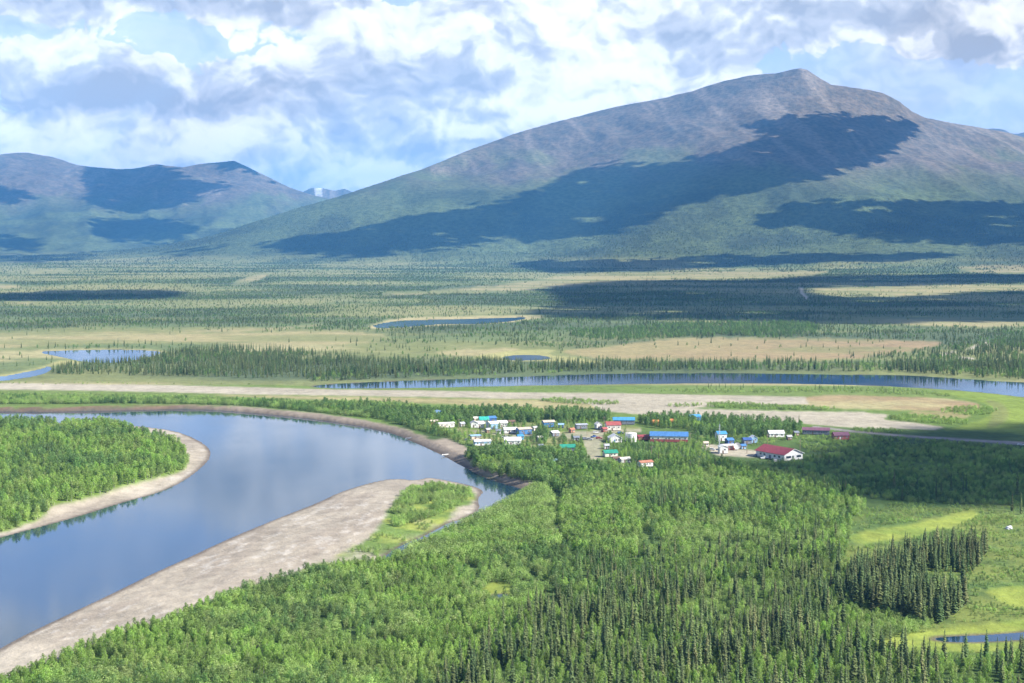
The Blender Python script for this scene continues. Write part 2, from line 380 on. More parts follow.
def inside(px, py, name, soft=1.0, jit=None):
    d = sdf(px, py, Z[name], 14.0)
    if jit is not None:
        d = d + jit
    return sstep(soft, -soft, d)

def openness(x, y):
    """where the valley woods thin out into tundra and bog"""
    return .30 * fbm(x, y, 420, 4, 33) + .25 * fbm(x, y * .6, 900, 4, 35) + .45 * fbm(x * .40, y, 230, 5, 39)
# colours are plain reflectances of the stuff itself
C = dict(sand=(0.300, 0.262, 0.205), sandwet=(0.11, 0.088, 0.072), gravel=(0.335, 0.300, 0.225), dry=(0.28, 0.235, 0.115), straw=(0.34, 0.30, 0.155), tanred=(0.28, 0.205, 0.115),
         under=(0.060, 0.100, 0.030), grass=(0.110, 0.180, 0.035), lime=(0.235, 0.280, 0.054), meadow=(0.115, 0.165, 0.042), rock=(0.132, 0.109, 0.082), rock2=(0.088, 0.080, 0.063), scree=(0.205, 0.172, 0.135), tundra=(0.155, 0.165, 0.09),
         forest=(0.088, 0.118, 0.058), forest2=(0.125, 0.165, 0.068), roadg=(0.24, 0.22, 0.20), soil=(0.16, 0.11, 0.075), snow=(0.6, 0.62, 0.65), pale=(0.43, 0.385, 0.305), bed=(0.07, 0.07, 0.06), sage=(0.172, 0.190, 0.074))
C = {k: np.array(v) for k, v in C.items()}
def cover(x, y, z, hrel):
    px, py = project(x, y, np.maximum(z - hrel, 0) * 0 + hrel)
    front = (y > 50)
    px = np.where(front, px, -9999); py = np.where(front, py, 9999)
    n = len(x)
    jit = (fbm(px * 1.0, py * 2.0, 9, 3, 71) - 0.5) * 5.0
    jf = (fbm(px, py * 2.5, 5, 2, 75) - 0.5)
    col = np.zeros((n, 3))
    n1 = fbm(x, y, 60, 4, 31)[:, None]; n2 = fbm(x, y, 420, 4, 33)[:, None]; n3 = fbm(x, y * 0.6, 900, 4, 35)[:, None]; n4 = fbm(x, y, 14, 3, 37)[:, None]
    r = np.hypot(x, y)
    lerp = lambda a, b, t: a * (1 - t) + b * t
    # valley floor: forest floor with tundra openings
    near = lerp(C['under'], C['grass'], sstep(0.42, 0.68, n1) * 0.6)
    op = openness(x, y)[:, None]
    far = lerp(C['forest'], C['sage'], sstep(0.43, 0.53, op))
    far = lerp(far, C['forest2'], sstep(0.52, 0.62, fbm(x * .5, y, 150, 4, 40)[:, None]) * .8)
    far = lerp(far, C['straw'], sstep(0.535, 0.60, op) * (0.30 + 0.5 * sstep(2900, 2300, y))[:, None])
    col[:] = lerp(near, far, sstep(1050, 1300, y)[:, None])
    def lay(name, c, soft=1.0, j=0.5, amt=1.0, tex=None):
        nonlocal col
        t = inside(px, py, name, soft, jit * j) * amt
        if tex is not None:
            t = t * tex
        col = lerp(col, c, t[:, None])
    tx = (0.62 + 0.75 * n4[:, 0] * (0.5 + n1[:, 0])).clip(0, 1)
    for f in ('fieldB', 'fieldB2', 'fieldB3', 'fieldC', 'fieldD', 'fieldE', 'fieldF', 'fieldG', 'fieldH', 'fieldI', 'fieldJ', 'fieldK'):
        lay(f, lerp(lerp(C['dry'], C['straw'], n2), C['sage'], sstep(.46, .60, fbm(x * .4, y, 110, 4, 47)[:, None]) * .8), 1.8, 0.7, 0.92, tx)
    lay('fieldA', lerp(lerp(C['tanred'], C['dry'], sstep(0.35, 0.65, n2)), C['sage'], sstep(.52, .64, fbm(x * .4, y, 90, 4, 48)[:, None]) * .6), 1.5, 0.6, 0.95, tx)
    lay('fieldA2', lerp(C['straw'], C['lime'], 0.35), 1.0, 0.3, 0.9)
    lay('marshrim', C['straw'], 1.0, 0.2); lay('lakerim', lerp(C['straw'], C['lime'], 0.3), 1.0, 0.2); lay('lakerim2', C['straw'], 0.8, 0.1, 0.7)
    for t_ in ('track1', 'track2', 'track3', 'track4'):
        lay(t_, C['pale'], 0.6, 0.05)
    # airfield shelf between slough and river
    col = lerp(col, lerp(C['grass'], C['meadow'], n2), (sstep(385.5, 387, py) * sstep(440, 425, py) * front * 0.9)[:, None])
    lay('sward', lerp(C['lime'], C['grass'], 0.35 + 0.4 * n1), 2.0, 0.4); lay('sward_dark', lerp(C['dry'], C['under'], 0.55), 2.0, 0.5, 0.6)
    lay('dry_verge', lerp(C['dry'], C['straw'], n1), 1.5, 0.4, 0.9); lay('dry_field', lerp(C['tanred'], C['straw'], sstep(0.3, 0.7, n1)), 1.2, 0.3, 0.95); lay('dry_field2', C['dry'], 1.2, 0.5, 0.8)
    grv = lerp(C['gravel'], C['pale'], sstep(0.4, 0.7, n2) * 0.5) * (0.9 + 0.2 * n1)
    lay('apron', grv, 0.8, 0.25); lay('runway', grv, 0.6, 0.1)
    lay('road', C['roadg'], 0.5, 0.03)
    lay('village', lerp(C['meadow'], C['straw'], sstep(0.4, 0.65, n4) * 0.5), 2.0, 0.6); lay('village_road', C['gravel'], 1.2, 0.7, .7); lay('yard', C['gravel'], 1.2, 0.4)
    lay('mead0', lerp(np.array((.160, .195, .050)), C['under'] * 1.3, sstep(0.42, 0.66, 0.5 * n1 + 0.5 * n4)), 8.0, 2.0, 0.9)
    for m_ in ('mead1', 'mead2', 'pondmead', 'puddlemead'):
        lay(m_, lerp(C['lime'], C['grass'], sstep(0.45, 0.7, n4) * 0.5), 2.5, 0.8, 0.92)
    lay('mead3', C['grass'], 3.0, 1.0, 0.7)
    # river margins
    d = water_sdf(x, y)
    al = .29 * x + .957 * y; ac = .957 * x - .29 * y
    sandc = lerp(C['sand'], C['pale'], sstep(0.45, 0.75, n1) * 0.5) * (0.93 + 0.22 * fbm(al, ac * 5, 22, 4, 81)[:, None])
    sandc = lerp(sandc, C['sandwet'] * 1.6, (sstep(0.53, 0.66, fbm(al, ac * 3.2, 46, 4, 83)) * 0.26)[:, None])
    sandc = lerp(sandc, np.array((.50, .47, .42)), (sstep(0.58, 0.70, fbm(al, ac * 3.5, 9, 4, 85)) * sstep(.45, .6, fbm(al, ac, 60, 2, 86)) * 0.38)[:, None])
    lay('sandbar', sandc, 0.8, 0.25); lay('island_beach', sandc, 0.8, 0.1); lay('beach', lerp(C['sand'], C['soil'], 0.25), 1.0, 0.3)
    lay('bar_green', lerp(C['lime'], C['grass'], sstep(0.3, 0.6, n4)), 3.0, 1.6, 0.95, sstep(0.28, 0.5, n1[:, 0] + 0.12))
    lay('island_green', lerp(C['grass'], C['lime'], 0.35 * n4), 1.5, 0.4)
    bank = sstep(2, -2, sdf(x, y, BANK))
    rough = (fbm(x, y, 7, 3, 91) - 0.5)
    col = lerp(col, lerp(C['soil'], C['sand'], sstep(150, 260, px)[:, None] * 0.6), (bank * sstep(13 + 14 * rough, 6, d) * (d < 80))[:, None])
    wet = sstep(4.2, 1.2, d + rough * 2) * (r < 1500)
    col = lerp(col, C['sandwet'], (wet * 0.85)[:, None])
    col = lerp(col, C['bed'], sstep(0.2, -1.0, d)[:, None])
    # mountains: forest, then brush, then bare rock
    X = 512 + F * x / np.maximum(y, 1)
    tl = 520 + 240 * (fbm(x, y, 1700, 4, 55) - 0.5) + 90 * sstep(760, 980, X) - 60 * sstep(500, 250, X) + 260 * (fbm(x * 2.2, y * 0.45, 460, 5, 57) - 0.5)
    mt = sstep(2, 60, hrel)
    mcol = lerp(C['forest'] * .55, C['forest2'] * .66, sstep(0.35, 0.62, n2))
    mcol = lerp(mcol, C['tundra'] * .58, sstep(-170, 30, hrel - tl)[:, None] * 0.85)
    rk = lerp(C['rock'], C['rock2'], sstep(0.4, 0.66, n1))
    rk = lerp(rk, C['scree'], sstep(0.56, 0.72, fbm(x * 3.2 + 0.4 * y, y * 0.35, 420, 4, 61))[:, None] * 0.7)
    mcol = lerp(mcol, rk, sstep(-20, 130, hrel - tl + 120 * (n1[:, 0] - 0.5))[:, None])
    mcol = lerp(mcol, C['forest2'] * .75, (sstep(0.58, 0.70, fbm(x * 1.4, y * 0.7, 700, 4, 63)) * sstep(420, 120, hrel - tl) * 0.6)[:, None])
    col = lerp(col, mcol, mt[:, None])
    sn = sstep(0.58, 0.66, fbm(x * 2, y, 500, 4, 65)) * sstep(17800, 19500, y)
    col = lerp(col, C['snow'], sn[:, None] * 0.8)
    return col.clip(0.01, 0.9), mt

# ---------------------------------------------------------------- the ground: one sheet, finer towards the viewer
def new_obj(name, me, parent=None, mat=None):
    o = bpy.data.objects.new(name, me)
    COL.objects.link(o)
    if parent is not None:
        o.parent = parent
    if mat is not None:
        me.materials.clear(); me.materials.append(mat)
    return o
def grid_mesh(name, V, nr, nc, wrap):
    i = np.arange(nr - 1)[:, None]; j = np.arange(nc if wrap else nc - 1)[None, :]
    j2 = (j + 1) % nc
    q = np.stack([i * nc + j, i * nc + j2, (i + 1) * nc + j2, (i + 1) * nc + j], -1).reshape(-1, 4)
    me = bpy.data.meshes.new(name)
    me.vertices.add(len(V)); me.vertices.foreach_set('co', V.astype(np.float32).ravel())
    me.loops.add(q.size); me.loops.foreach_set('vertex_index', q.astype(np.int32).ravel())
    me.polygons.add(len(q)); me.polygons.foreach_set('loop_start', np.arange(0, q.size, 4, dtype=np.int32))
    me.polygons.foreach_set('use_smooth', np.ones(len(q), bool))
    me.update(calc_edges=True)
    return me
th_f = np.arctan((np.arange(-180, 1206, 2.4) - 512) / F)
th = np.concatenate([th_f, np.linspace(th_f[-1], th_f[0] + 2 * math.pi, 60)[1:-1]])
rows = [15, 60, 130, 220, 300]
rows += list(CAM_Z * F / np.arange(590, 47, -1.1))
r_ = rows[-1]; st = 22.0
while r_ < 18200:
    st = min(st * 1.02, 48); r_ += st; rows.append(r_)
while r_ < 36000:
    st *= 1.16; r_ += st; rows.append(r_)
rows = np.array(rows)[::-1]
RR, TT = np.meshgrid(rows, th, indexing='ij')
GX = (RR * np.sin(TT)).ravel(); GY = (RR * np.cos(TT)).ravel()
GH = relief(GX, GY); GZ = terrain(GX, GY)
gm = grid_mesh('ground', np.stack([GX, GY, GZ], 1), len(rows), len(th), True)
cc, mt = cover(GX, GY, GZ, GH)
a = gm.color_attributes.new('cover', 'FLOAT_COLOR', 'POINT')
a.data.foreach_set('color', np.concatenate([cc, mt[:, None]], 1).astype(np.float32).ravel())
def mat_new(name):
    m = bpy.data.materials.new(name); m.use_nodes = True
    t = NT(m.node_tree); t.n.clear()
    return m, t
mg, t = mat_new('ground')
at = t.new('ShaderNodeAttribute', attribute_name='cover')
geo = t.new('ShaderNodeNewGeometry')
pos = geo.outputs['Position']
f1 = t.noise(pos, 0.9, 5.0, 0.65); f2 = t.noise(pos, 0.12, 5.0, 0.6); f3 = t.noise(pos, 0.03, 6.0, 0.7)
v = t.m('ADD', t.m('MULTIPLY', f1, 0.55), t.m('ADD', t.m('MULTIPLY', f2, 0.6), t.m('MULTIPLY', f3, 0.9)))
v = t.mapr(v, 0.75, 1.30, 0.76, 1.26)
# wooded slopes: dark crowns over paler brush
vo = t.new('ShaderNodeTexVoronoi', feature='F1'); t.l.new(pos, vo.inputs['Vector']); vo.inputs['Scale'].default_value = 0.028; vo.inputs['Randomness'].default_value = 1.0
spk = t.mapr(vo.outputs['Distance'], 0.15, 0.75, 0.72, 1.25)
spk = t.m('ADD', 1.0, t.m('MULTIPLY', t.m('SUBTRACT', spk, 1.0), at.outputs['Alpha']))
cl = t.mix(1.0, at.outputs['Color'], t.comb(v, v, v), 'MULTIPLY')
cl = t.mix(1.0, cl, t.comb(spk, spk, spk), 'MULTIPLY')
b = t.new('ShaderNodeBsdfPrincipled'); t.l.new(cl, b.inputs['Base Color'])
b.inputs['Roughness'].default_value = 0.95; b.inputs['Specular IOR Level'].default_value = 0.12
bp = t.new('ShaderNodeBump'); bp.inputs['Strength'].default_value = 0.6
hb = t.m('ADD', t.m('MULTIPLY', f1, 0.25), t.m('ADD', t.m('MULTIPLY', f2, 1.2), t.m('MULTIPLY', f3, t.m('ADD', 2.0, t.m('MULTIPLY', at.outputs['Alpha'], 10.0)))))
t.l.new(hb, bp.inputs['Height']); bp.inputs['Distance'].default_value = 1.0
t.l.new(bp.outputs[0], b.inputs['Normal'])
o_ = t.new('ShaderNodeOutputMaterial'); t.l.new(b.outputs[0], o_.inputs[0])
ground = new_obj('ground', gm, None, mg)
ground['kind'] = 'structure'; ground['label'] = 'valley floor rising into the bare grey mountains'

# ---------------------------------------------------------------- water
mw, t = mat_new('water')
geo = t.new('ShaderNodeNewGeometry')
n1 = t.noise(geo.outputs['Position'], 0.55, 4.0, 0.6); n2 = t.noise(geo.outputs['Position'], 0.018, 4.0, 0.55)
b = t.new('ShaderNodeBsdfPrincipled')
b.inputs['Base Color'].default_value = (0.014, 0.040, 0.070, 1)
b.inputs['IOR'].default_value = 2.1
t.l.new(t.mapr(n2, 0.4, 0.65, 0.015, 0.075), b.inputs['Roughness'])
bp = t.new('ShaderNodeBump'); bp.inputs['Strength'].default_value = 0.05; bp.inputs['Distance'].default_value = 0.3
t.l.new(n1, bp.inputs['Height']); t.l.new(bp.outputs[0], b.inputs['Normal'])
o_ = t.new('ShaderNodeOutputMaterial'); t.l.new(b.outputs[0], o_.inputs[0])
for k, (nm, poly) in enumerate(WATERS):
    ext = poly.max(0) - poly.min(0)
    cs = 12.0 if max(ext) > 600 else max(1.2, max(ext) / 60)
    mar = 10.0 if cs > 6 else 3.0
    gx = np.arange(poly[:, 0].min() - mar, poly[:, 0].max() + mar + cs, cs); gy = np.arange(poly[:, 1].min() - mar, poly[:, 1].max() + mar + cs, cs)
    cx, cy = np.meshgrid((gx[:-1] + gx[1:]) / 2, (gy[:-1] + gy[1:]) / 2, indexing='ij')
    keep = sdf(cx, cy, poly) < mar
    ii, jj = np.nonzero(keep)
    ny = len(gy)
    q = np.stack([ii * ny + jj, (ii + 1) * ny + jj, (ii + 1) * ny + jj + 1, ii * ny + jj + 1], 1)
    used, inv = np.unique(q, return_inverse=True)
    V = np.stack([gx[used // ny], gy[used % ny], np.full(len(used), 0.004 * k)], 1)
    me = bpy.data.meshes.new(nm); me.from_pydata(V.tolist(), [], inv.reshape(-1, 4).tolist()); me.update()
    o = new_obj(nm, me, None, mw)
    o['kind'] = 'structure'
# ---------------------------------------------------------------- foliage materials
def leaf_mat(name, c1, c2, c3, trans=0.35, rough=0.7):
    m, t = mat_new(name)
    oi = t.new('ShaderNodeObjectInfo')
    at = t.new('ShaderNodeAttribute', attribute_name='tint')
    r = oi.outputs['Random']
    c = t.mix(t.mapr(r, 0.0, 0.75), c1, c2)
    c = t.mix(t.mapr(r, 0.8, 1.0, 0.0, 0.75), c, c3)
    pn = t.mapr(t.noise(oi.outputs['Location'], 0.028, 3.0, 0.6), 0.33, 0.67, 0.0, 1.0)       # stands differ from place to place
    c = t.mix(t.m('MULTIPLY', pn, 0.38), c, c3)
    pv = t.mapr(t.noise(oi.outputs['Location'], 0.075, 3.0, 0.6), 0.33, 0.67, 0.60, 1.40)
    c = t.mix(1.0, c, t.comb(pv, pv, pv), 'MULTIPLY')
    f = t.mapr(at.outputs['Fac'], 0.0, 1.0, 0.62, 1.38)
    c = t.mix(1.0, c, t.comb(f, f, f), 'MULTIPLY')
    d = t.new('ShaderNodeBsdfDiffuse'); t.l.new(c, d.inputs[0])
    tr = t.new('ShaderNodeBsdfTranslucent'); t.l.new(t.mix(1.0, c, (1.0, 1.0, 0.55), 'MULTIPLY'), tr.inputs[0])
    g = t.new('ShaderNodeBsdfGlossy'); g.inputs['Roughness'].default_value = 0.55; g.inputs[0].default_value = (0.9, 0.95, 1.0, 1)
    mx = t.new('ShaderNodeMixShader'); mx.inputs[0].default_value = trans
    t.l.new(d.outputs[0], mx.inputs[1]); t.l.new(tr.outputs[0], mx.inputs[2])
    m2 = t.new('ShaderNodeMixShader'); m2.inputs[0].default_value = 0.025
    t.l.new(mx.outputs[0], m2.inputs[1]); t.l.new(g.outputs[0], m2.inputs[2])
    o = t.new('ShaderNodeOutputMaterial'); t.l.new(m2.outputs[0], o.inputs[0])
    return m
def bark_mat(name, c1, c2):
    m, t = mat_new(name)
    tcn = t.new('ShaderNodeTexCoord')
    n = t.noise(tcn.outputs['Object'], 3.0, 5.0, 0.6)
    b = t.new('ShaderNodeBsdfPrincipled'); t.l.new(t.mix(t.mapr(n, 0.35, 0.65), c1, c2), b.inputs['Base Color']); b.inputs['Roughness'].default_value = 0.9
    o = t.new('ShaderNodeOutputMaterial'); t.l.new(b.outputs[0], o.inputs[0])
    return m
M_SPRUCE = leaf_mat('spruce_needles', (0.085, 0.165, 0.058), (0.165, 0.225, 0.080), (0.225, 0.230, 0.105), 0.30)
M_BIRCH = leaf_mat('birch_leaves', (0.185, 0.345, 0.052), (0.250, 0.400, 0.070), (0.32, 0.39, 0.13), 0.42)
M_WILLOW = leaf_mat('willow_leaves', (0.215, 0.365, 0.072), (0.280, 0.410, 0.110), (0.34, 0.40, 0.16), 0.42)
M_POPLAR = leaf_mat('poplar_leaves', (0.105, 0.215, 0.048), (0.145, 0.255, 0.060), (0.18, 0.26, 0.09), 0.38)
M_BARK = bark_mat('dark_bark', (0.09, 0.07, 0.055), (0.16, 0.13, 0.11))
M_BIRCHBARK = bark_mat('pale_bark', (0.42, 0.40, 0.36), (0.20, 0.18, 0.16))

# ---------------------------------------------------------------- tree shapes (pattern meshes, shared by all the copies)
def tube(path, rad, seg, V, Fc):
    base = len(V)
    for k, (p, r) in enumerate(zip(path, rad)):
        for s in range(seg):
            a = 2 * math.pi * s / seg
            V.append((p[0] + r * math.cos(a), p[1] + r * math.sin(a), p[2]))
    for k in range(len(path) - 1):
        for s in range(seg):
            s2 = (s + 1) % seg
            Fc.append((base + k * seg + s, base + k * seg + s2, base + (k + 1) * seg + s2, base + (k + 1) * seg + s))
    Fc.append(tuple(base + (len(path) - 1) * seg + s for s in range(seg)))
def mk(name, V, Fc, mat, tint=None, sm=False):
    me = bpy.data.meshes.new(name)
    me.from_pydata(V, [], Fc); me.update()
    me.materials.append(mat)
    if tint is not None:
        a = me.attributes.new('tint', 'FLOAT', 'FACE')
        a.data.foreach_set('value', np.array(tint, np.float32))
    return me
def spruce_parts(seed, H=12.0, Rb=1.25, wh=26, nb=7):
    r = random.Random(seed)
    V, Fc = [], []
    lean = (r.uniform(-.15, .15), r.uniform(-.15, .15))
    path = [(lean[0] * (k / 4) ** 2, lean[1] * (k / 4) ** 2, H * k / 4) for k in range(5)]
    tube(path, [0.16, 0.13, 0.10, 0.06, 0.02], 6, V, Fc)
    trunk = (V, Fc)
    V, Fc, T = [], [], []
    bulge = r.uniform(0.7, 1.1)
    for k in range(wh):
        tt = (k + 0.4) / wh
        z = H * (0.05 + 0.95 * tt)
        prof = (1 - tt) ** 0.62 * bulge + 0.05
        if tt < 0.12:
            prof *= 0.55 + tt * 3.5
        cx, cy = lean[0] * tt * tt, lean[1] * tt * tt
        a0 = r.uniform(0, 6.28)
        wt = r.random()
        for q in range(nb if tt < 0.8 else 5):
            if r.random() < 0.12:
                continue
            a = a0 + 6.283 * q / nb + r.uniform(-.35, .35)
            L = Rb * prof * r.uniform(0.55, 1.2)
            dr = L * r.uniform(0.18, 0.6)
            w = L * r.uniform(0.25, 0.42) + 0.06
            ca, sa = math.cos(a), math.sin(a)
            z0 = z + r.uniform(-.12, .12)
            P = lambda d, s, dz: (cx + ca * d - sa * s, cy + sa * d + ca * s, z0 + dz)
            b = len(V)
            V += [P(0, 0, 0.12), P(L * .55, w, -dr * .4), P(L, 0, -dr), P(L * .55, -w, -dr * .4), P(L * .5, 0, -dr * .4 - 0.38 * L - 0.12)]
            Fc += [(b, b + 1, b + 2), (b, b + 2, b + 3), (b, b + 2, b + 4)]
            tn = min(1, max(0, 0.5 * wt + 0.5 * r.random()))
            T += [tn, tn, tn * .8]
    b = len(V)
    for q in range(3):
        a = q * 2.09
        V += [(lean[0] + .14 * math.cos(a), lean[1] + .14 * math.sin(a), H * .95)]
    V += [(lean[0], lean[1], H * 1.035)]
    Fc += [(b, b + 1, b + 3), (b + 1, b + 2, b + 3), (b + 2, b, b + 3)]; T += [.5] * 3
    return trunk, (V, Fc, T)
def leafy_parts(seed, H, Rw, lobes, n, ls, low=0.25, stems=1, peak=0.6):
    r = random.Random(seed)
    V, Fc = [], []
    cs = []
    for k in range(lobes):
        tt = low + (0.92 - low) * (k + r.uniform(.2, .8)) / lobes
        rad = Rw * (1.0 - 0.75 * max(0, tt - peak) / (1 - peak)) * (0.6 + 0.4 * min(1, (tt - low) / 0.25 + .3))
        a = k * 2.4 + r.uniform(-.5, .5)
        dd = rad * r.uniform(0.25, 0.62)
        cs.append((dd * math.cos(a), dd * math.sin(a), H * tt, rad * r.uniform(.45, .68)))
    cs.append((r.uniform(-.1, .1) * Rw, r.uniform(-.1, .1) * Rw, H * .90, Rw * .34))
    if stems == 1:
        tube([(0, 0, 0), (.05 * Rw, 0, H * .35), (0, .05 * Rw, H * .65), (0, 0, H * .9)], [.02 * H, .015 * H, .01 * H, .004 * H], 6, V, Fc)
        for c in cs[:5]:
            tube([(0, 0, max(H * .12, c[2] - H * .25)), (c[0] * .5, c[1] * .5, c[2] - H * .10), (c[0], c[1], c[2])], [.010 * H, .007 * H, .003 * H], 4, V, Fc)
    else:
        for c in cs[:stems]:
            tube([(c[0] * .12, c[1] * .12, 0), (c[0] * .6, c[1] * .6, c[2] * .5), (c[0], c[1], c[2])], [.016 * H, .011 * H, .004 * H], 4, V, Fc)
    trunk = (V, Fc)
    V, Fc, T = [], [], []
    tot = sum(c[3] ** 2 for c in cs)
    for c in cs:
        lt = r.random()
        for _ in range(max(8, int(n * c[3] ** 2 / tot))):
            d = Vector((r.gauss(0, 1), r.gauss(0, 1), r.gauss(0, 1) + .25)).normalized()
            rr = c[3] * (r.uniform(.35, 1) ** .45) * r.uniform(.85, 1.15)
            p = Vector(c[:3]) + Vector((d.x * rr, d.y * rr, d.z * rr * 1.15))
            if p.z < H * .05:
                p.z = H * .05 + r.random() * .2
            nv = (d * .8 + Vector((r.gauss(0, .5), r.gauss(0, .5), r.gauss(0, .5) + .45))).normalized()
            u = nv.orthogonal().normalized(); w = nv.cross(u)
            an = r.uniform(0, 6.28); u, w = u * math.cos(an) + w * math.sin(an), w * math.cos(an) - u * math.sin(an)
            s = ls * r.uniform(.6, 1.3)
            b = len(V)
            V += [tuple(p - u * s), tuple(p - w * s * .55 + nv * s * .12), tuple(p + u * s * .95), tuple(p + w * s * .6 - nv * s * .1)]
            Fc += [(b, b + 1, b + 2, b + 3)]
            T += [min(1, max(0, .35 * lt + .65 * r.random()))]
    return trunk, (V, Fc, T)
KINDS = {
    'spruce': dict(H=12.0, m=M_SPRUCE, b=M_BARK, p=[spruce_parts(s, 12.0, Rb) for s, Rb in ((1, 1.15), (2, 1.35), (3, 1.0), (4, 1.5), (5, 1.2))]),
    'birch': dict(H=8.0, m=M_BIRCH, b=M_BIRCHBARK, p=[leafy_parts(10 + s, 8.0, rw, lb, 640, .26, .16, 1, pk) for s, rw, lb, pk in ((1, 2.0, 9, .70), (2, 2.4, 10, .76), (3, 1.8, 8, .6), (4, 2.2, 11, .8))]),
    'willow': dict(H=4.0, m=M_WILLOW, b=M_BARK, p=[leafy_parts(20 + s, 4.0, rw, lb, 480, .19, .18, 6, pk) for s, rw, lb, pk in ((1, 2.0, 8, .72), (2, 2.4, 9, .78), (3, 1.8, 8, .65))]),
    'poplar': dict(H=10.0, m=M_POPLAR, b=M_BARK, p=[leafy_parts(30 + s, 10.0, rw, lb, 680, .32, .12, 1, .72) for s, rw, lb in ((1, 2.6, 11), (2, 3.0, 12), (3, 2.3, 10))]),
}
for kn, K in KINDS.items():
    K['mesh'] = []
    for i, (tr, cr_) in enumerate(K['p']):
        K['mesh'].append((mk(kn + '_trunk', tr[0], tr[1], K['b']), mk(kn + '_crown', cr_[0], cr_[1], K['m'], cr_[2])))

# ---------------------------------------------------------------- where the trees stand
PTS = {k: [] for k in KINDS}       # lists of (x, y, height, width factor)
KEEP = []                          # footprints kept free of trees: (x, y, radius)
def pip(px, py, poly):
    return sdf(px, py, poly, 1e6) < 0
def scatter(poly_px, spacing, kinds, smoothit=1, dens=None, min_d=2.5, avoid=(), low=False, ragged=0.0):
    """trees over an outline; kinds: list of (kind, share, hmin, hmax, width)"""
    P = np.array(poly_px, float)
    if smoothit:
        P = smooth(P, smoothit)
    G = poly_ground(P)
    lo, hi = G.min(0), G.max(0)
    gx, gy = np.meshgrid(np.arange(lo[0], hi[0] + spacing, spacing), np.arange(lo[1], hi[1] + spacing, spacing), indexing='ij')
    x = (gx + rng.uniform(-.5, .5, gx.shape) * spacing * 1.1).ravel(); y = (gy + rng.uniform(-.5, .5, gx.shape) * spacing * 1.1).ravel()
    m = sdf(x, y, G, 5.0) < 0
    x, y = x[m], y[m]
    if not len(x):
        return
    m = water_sdf(x, y) > min_d
    px, py = project(x, y, np.zeros_like(x))
    m &= (px > -130) & (px < 1160)
    for z in avoid:
        m &= (sdf(px, py, Z[z], 10.0) + (fbm(px, py * 3, 16, 3, 77) - .5) * ragged > 0.5) | (rng.random(len(x)) < (.05 if ragged else 0))
    for (kx, ky, kr, fr) in KEEP:
        if not (low and fr):
            m &= (x - kx) ** 2 + (y - ky) ** 2 > kr * kr
    if dens is not None:
        m &= rng.random(len(x)) < dens(x, y, px, py)
    x, y = x[m], y[m]
    sh = np.cumsum([k[1] for k in kinds]); sh = sh / sh[-1]
    # patches of one kind: pick by smooth noise plus chance
    pick = np.clip((fbm(x, y, 45, 3, 101) - .5) * 1.6 + rng.normal(.5, .22, len(x)), 0, .999)
    order = np.argsort(np.argsort(pick)) / max(1, len(x))
    for k, (kn, s, h0, h1, wf) in enumerate(kinds):
        lo_ = 0 if k == 0 else sh[k - 1]
        mm = (order >= lo_) & (order < sh[k])
        n = mm.sum()
        hh = h0 + (h1 - h0) * np.clip(.55 * rng.random(n) + .45 * fbm(x[mm], y[mm], 35, 2, 111), 0, 1)
        PTS[kn].append(np.stack([x[mm], y[mm], hh, np.full(n, wf) * rng.uniform(.82, 1.2, n)], 1))
# ---------------------------------------------------------------- the village
def paint(name, c, rough=0.6, metal=0.0, var=0.38, sc=0.7):
    m, t = mat_new(name)
    tcn = t.new('ShaderNodeTexCoord')
    n = t.noise(tcn.outputs['Object'], sc, 6.0, 0.65)
    f = t.mapr(n, 0.3, 0.7, 1 - var, 1 + var * 0.5)
    b = t.new('ShaderNodeBsdfPrincipled')
    t.l.new(t.mix(1.0, (*c, 1.0), t.comb(f, f, f), 'MULTIPLY'), b.inputs['Base Color'])
    b.inputs['Roughness'].default_value = rough; b.inputs['Metallic'].default_value = metal
    o = t.new('ShaderNodeOutputMaterial'); t.l.new(b.outputs[0], o.inputs[0])
    return m
PC = dict(white=(.70, .69, .66), cream=(.66, .62, .54), blue=(.06, .18, .40), lightblue=(.26, .42, .58), cyan=(.06, .26, .48), navy=(.035, .09, .27), teal=(.03, .36, .29), green=(.02, .24, .16), red=(.27, .05, .06), brick=(.33, .085, .075), rust=(.40, .17, .10), tan=(.52, .44, .35), grey=(.38, .38, .38), slate=(.17, .19, .23), plum=(.17, .075, .11), brown=(.16, .10, .07), dark=(.05, .05, .06), glass=(.03, .045, .06), orange=(.55, .19, .06), silver=(.6, .62, .65), wood=(.30, .22, .15), black=(.02, .02, .02), log=(.25, .16, .10))
PM = {}
def pm(c):
    if c not in PM:
        PM[c] = paint('paint_' + c, PC[c], 0.12 if c == 'glass' else (0.45 if c in ('silver',) else 0.62), 0.4 if c == 'silver' else 0.0)
    return PM[c]
def boxes(bl):
    """list of (x0, x1, y0, y1, z0, z1) -> verts, faces"""
    V, Fc = [], []
    for (x0, x1, y0, y1, z0, z1) in bl:
        b = len(V)
        V += [(x0, y0, z0), (x1, y0, z0), (x1, y1, z0), (x0, y1, z0), (x0, y0, z1), (x1, y0, z1), (x1, y1, z1), (x0, y1, z1)]
        Fc += [(b, b + 3, b + 2, b + 1), (b + 4, b + 5, b + 6, b + 7), (b, b + 1, b + 5, b + 4), (b + 1, b + 2, b + 6, b + 5), (b + 2, b + 3, b + 7, b + 6), (b + 3, b, b + 4, b + 7)]
    return V, Fc
def part(name, VF, mat, parent):
    me = bpy.data.meshes.new(name)
    me.from_pydata(VF[0], [], VF[1]); me.update()
    return new_obj(name, me, parent, pm(mat) if isinstance(mat, str) else mat)
def land_z(x, y):
    return float(terrain(np.array([x]), np.array([y]))[0])
